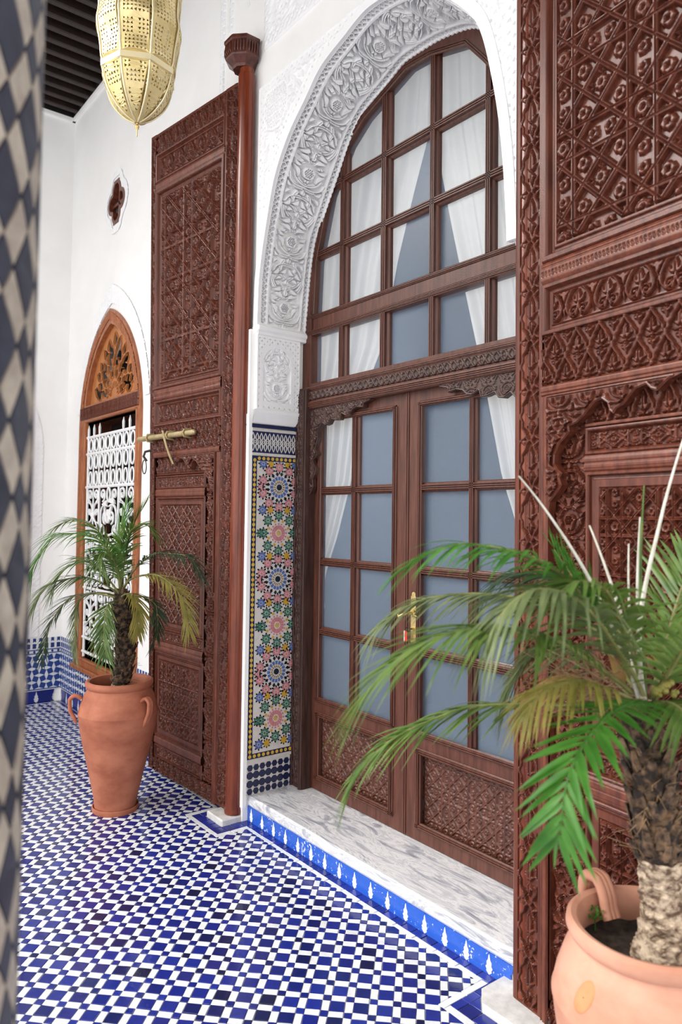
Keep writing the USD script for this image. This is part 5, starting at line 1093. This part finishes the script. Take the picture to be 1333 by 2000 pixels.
dr = []
for j in range(70):
    a = at_depth(1215+g_.normal(0, 25), 1365+g_.normal(0, 22), D0+g_.normal(0, .04)); b = at_depth(1090+g_.normal(0, 60), 1330+g_.normal(0, 45), D0+g_.normal(.02, .07)); mid = (a+b)/2+g_.normal(0, .03, 3)
    dr.append(tube(bez(a, mid, b, n=8), np.linspace(.0016, .0005, 8), 4))
put('dry_strands', cat(dr), 'fibre', near_palm, kind='stuff')
D1 = 4.06
left_palm = thing('potted_palm', 'smaller date palm in the far jar, before the left carved leaf and window', 'plant')
trunk(left_palm, [(-3.99, 1.57, .60)]+px3([(238, 1320, 0), (246, 1270, 0), (244, 1220, 0), (240, 1180, 0), (237, 1150, 0)], D1), [.052, .046, .050, .056, .055, .030], .68, 60, 8)
LP = [([(234, 1160, 0), (226, 1105, -.1), (205, 1066, -.2), (170, 1042, -.28), (118, 1042, -.32), (85, 1075, -.34), (60, 1120, -.34)], .17, 'palm_bright', .50), ([(234, 1165, 0), (205, 1142, -.08), (160, 1127, -.15), (105, 1138, -.2), (68, 1182, -.22)], .17, 'palm_grey', .5),
      ([(232, 1170, 0), (190, 1160, .05), (148, 1163, .1), (112, 1195, .12), (90, 1245, .12), (83, 1290, .12)], .12, 'palm_dark', .2), ([(232, 1168, 0), (185, 1158, -.1), (155, 1172, -.15), (146, 1222, -.16), (149, 1285, -.16)], .10, 'palm_grey', .15),
      ([(236, 1172, -.02), (216, 1176, -.12), (206, 1200, -.17), (203, 1245, -.19), (212, 1296, -.19)], .12, 'palm_green', .15), ([(240, 1150, 0), (262, 1128, -.08), (300, 1122, -.16), (339, 1145, -.24), (362, 1185, -.28), (368, 1232, -.30)], .15, 'palm_yellow', .25),
      ([(242, 1148, 0), (270, 1105, -.03), (312, 1080, -.10), (362, 1084, -.18), (392, 1125, -.22)], .14, 'palm_dark', .4), ([(238, 1150, 0), (240, 1080, -.02), (256, 1036, -.05), (280, 1024, -.08), (306, 1048, -.1)], .14, 'palm_green', .3),
      ([(236, 1155, 0), (228, 1110, -.12), (215, 1085, -.2), (202, 1080, -.24), (196, 1100, -.27)], .17, 'palm_green', .5), ([(234, 1150, 0), (232, 1062, 0), (246, 990, .02)], .16, 'palm_bright', -.05), ([(238, 1150, .02), (256, 1040, .04), (284, 985, .06)], .14, 'palm_green', -.05),
      ([(236, 1152, 0), (216, 1080, .06), (190, 1035, .1), (150, 1015, .12), (110, 1030, .13)], .15, 'palm_green', .4), ([(240, 1168, .0), (275, 1165, -.04), (305, 1185, -.08), (308, 1225, -.10), (298, 1262, -.10)], .09, 'palm_dark', .2),
      ([(238, 1165, -.05), (258, 1160, -.12), (270, 1190, -.15), (268, 1235, -.15)], .10, 'palm_yellow', .3), ([(233, 1160, -.03), (200, 1120, -.1), (165, 1095, -.16), (130, 1110, -.2), (105, 1150, -.22)], .16, 'palm_green', .45)]
for k, (l, L, mt, dr) in enumerate(LP): frond(left_palm, px3(l, D1), L, .0085, 26, mt, .0055, dr, 48, .22, .08, None, 'petiole', 40+k, .6)
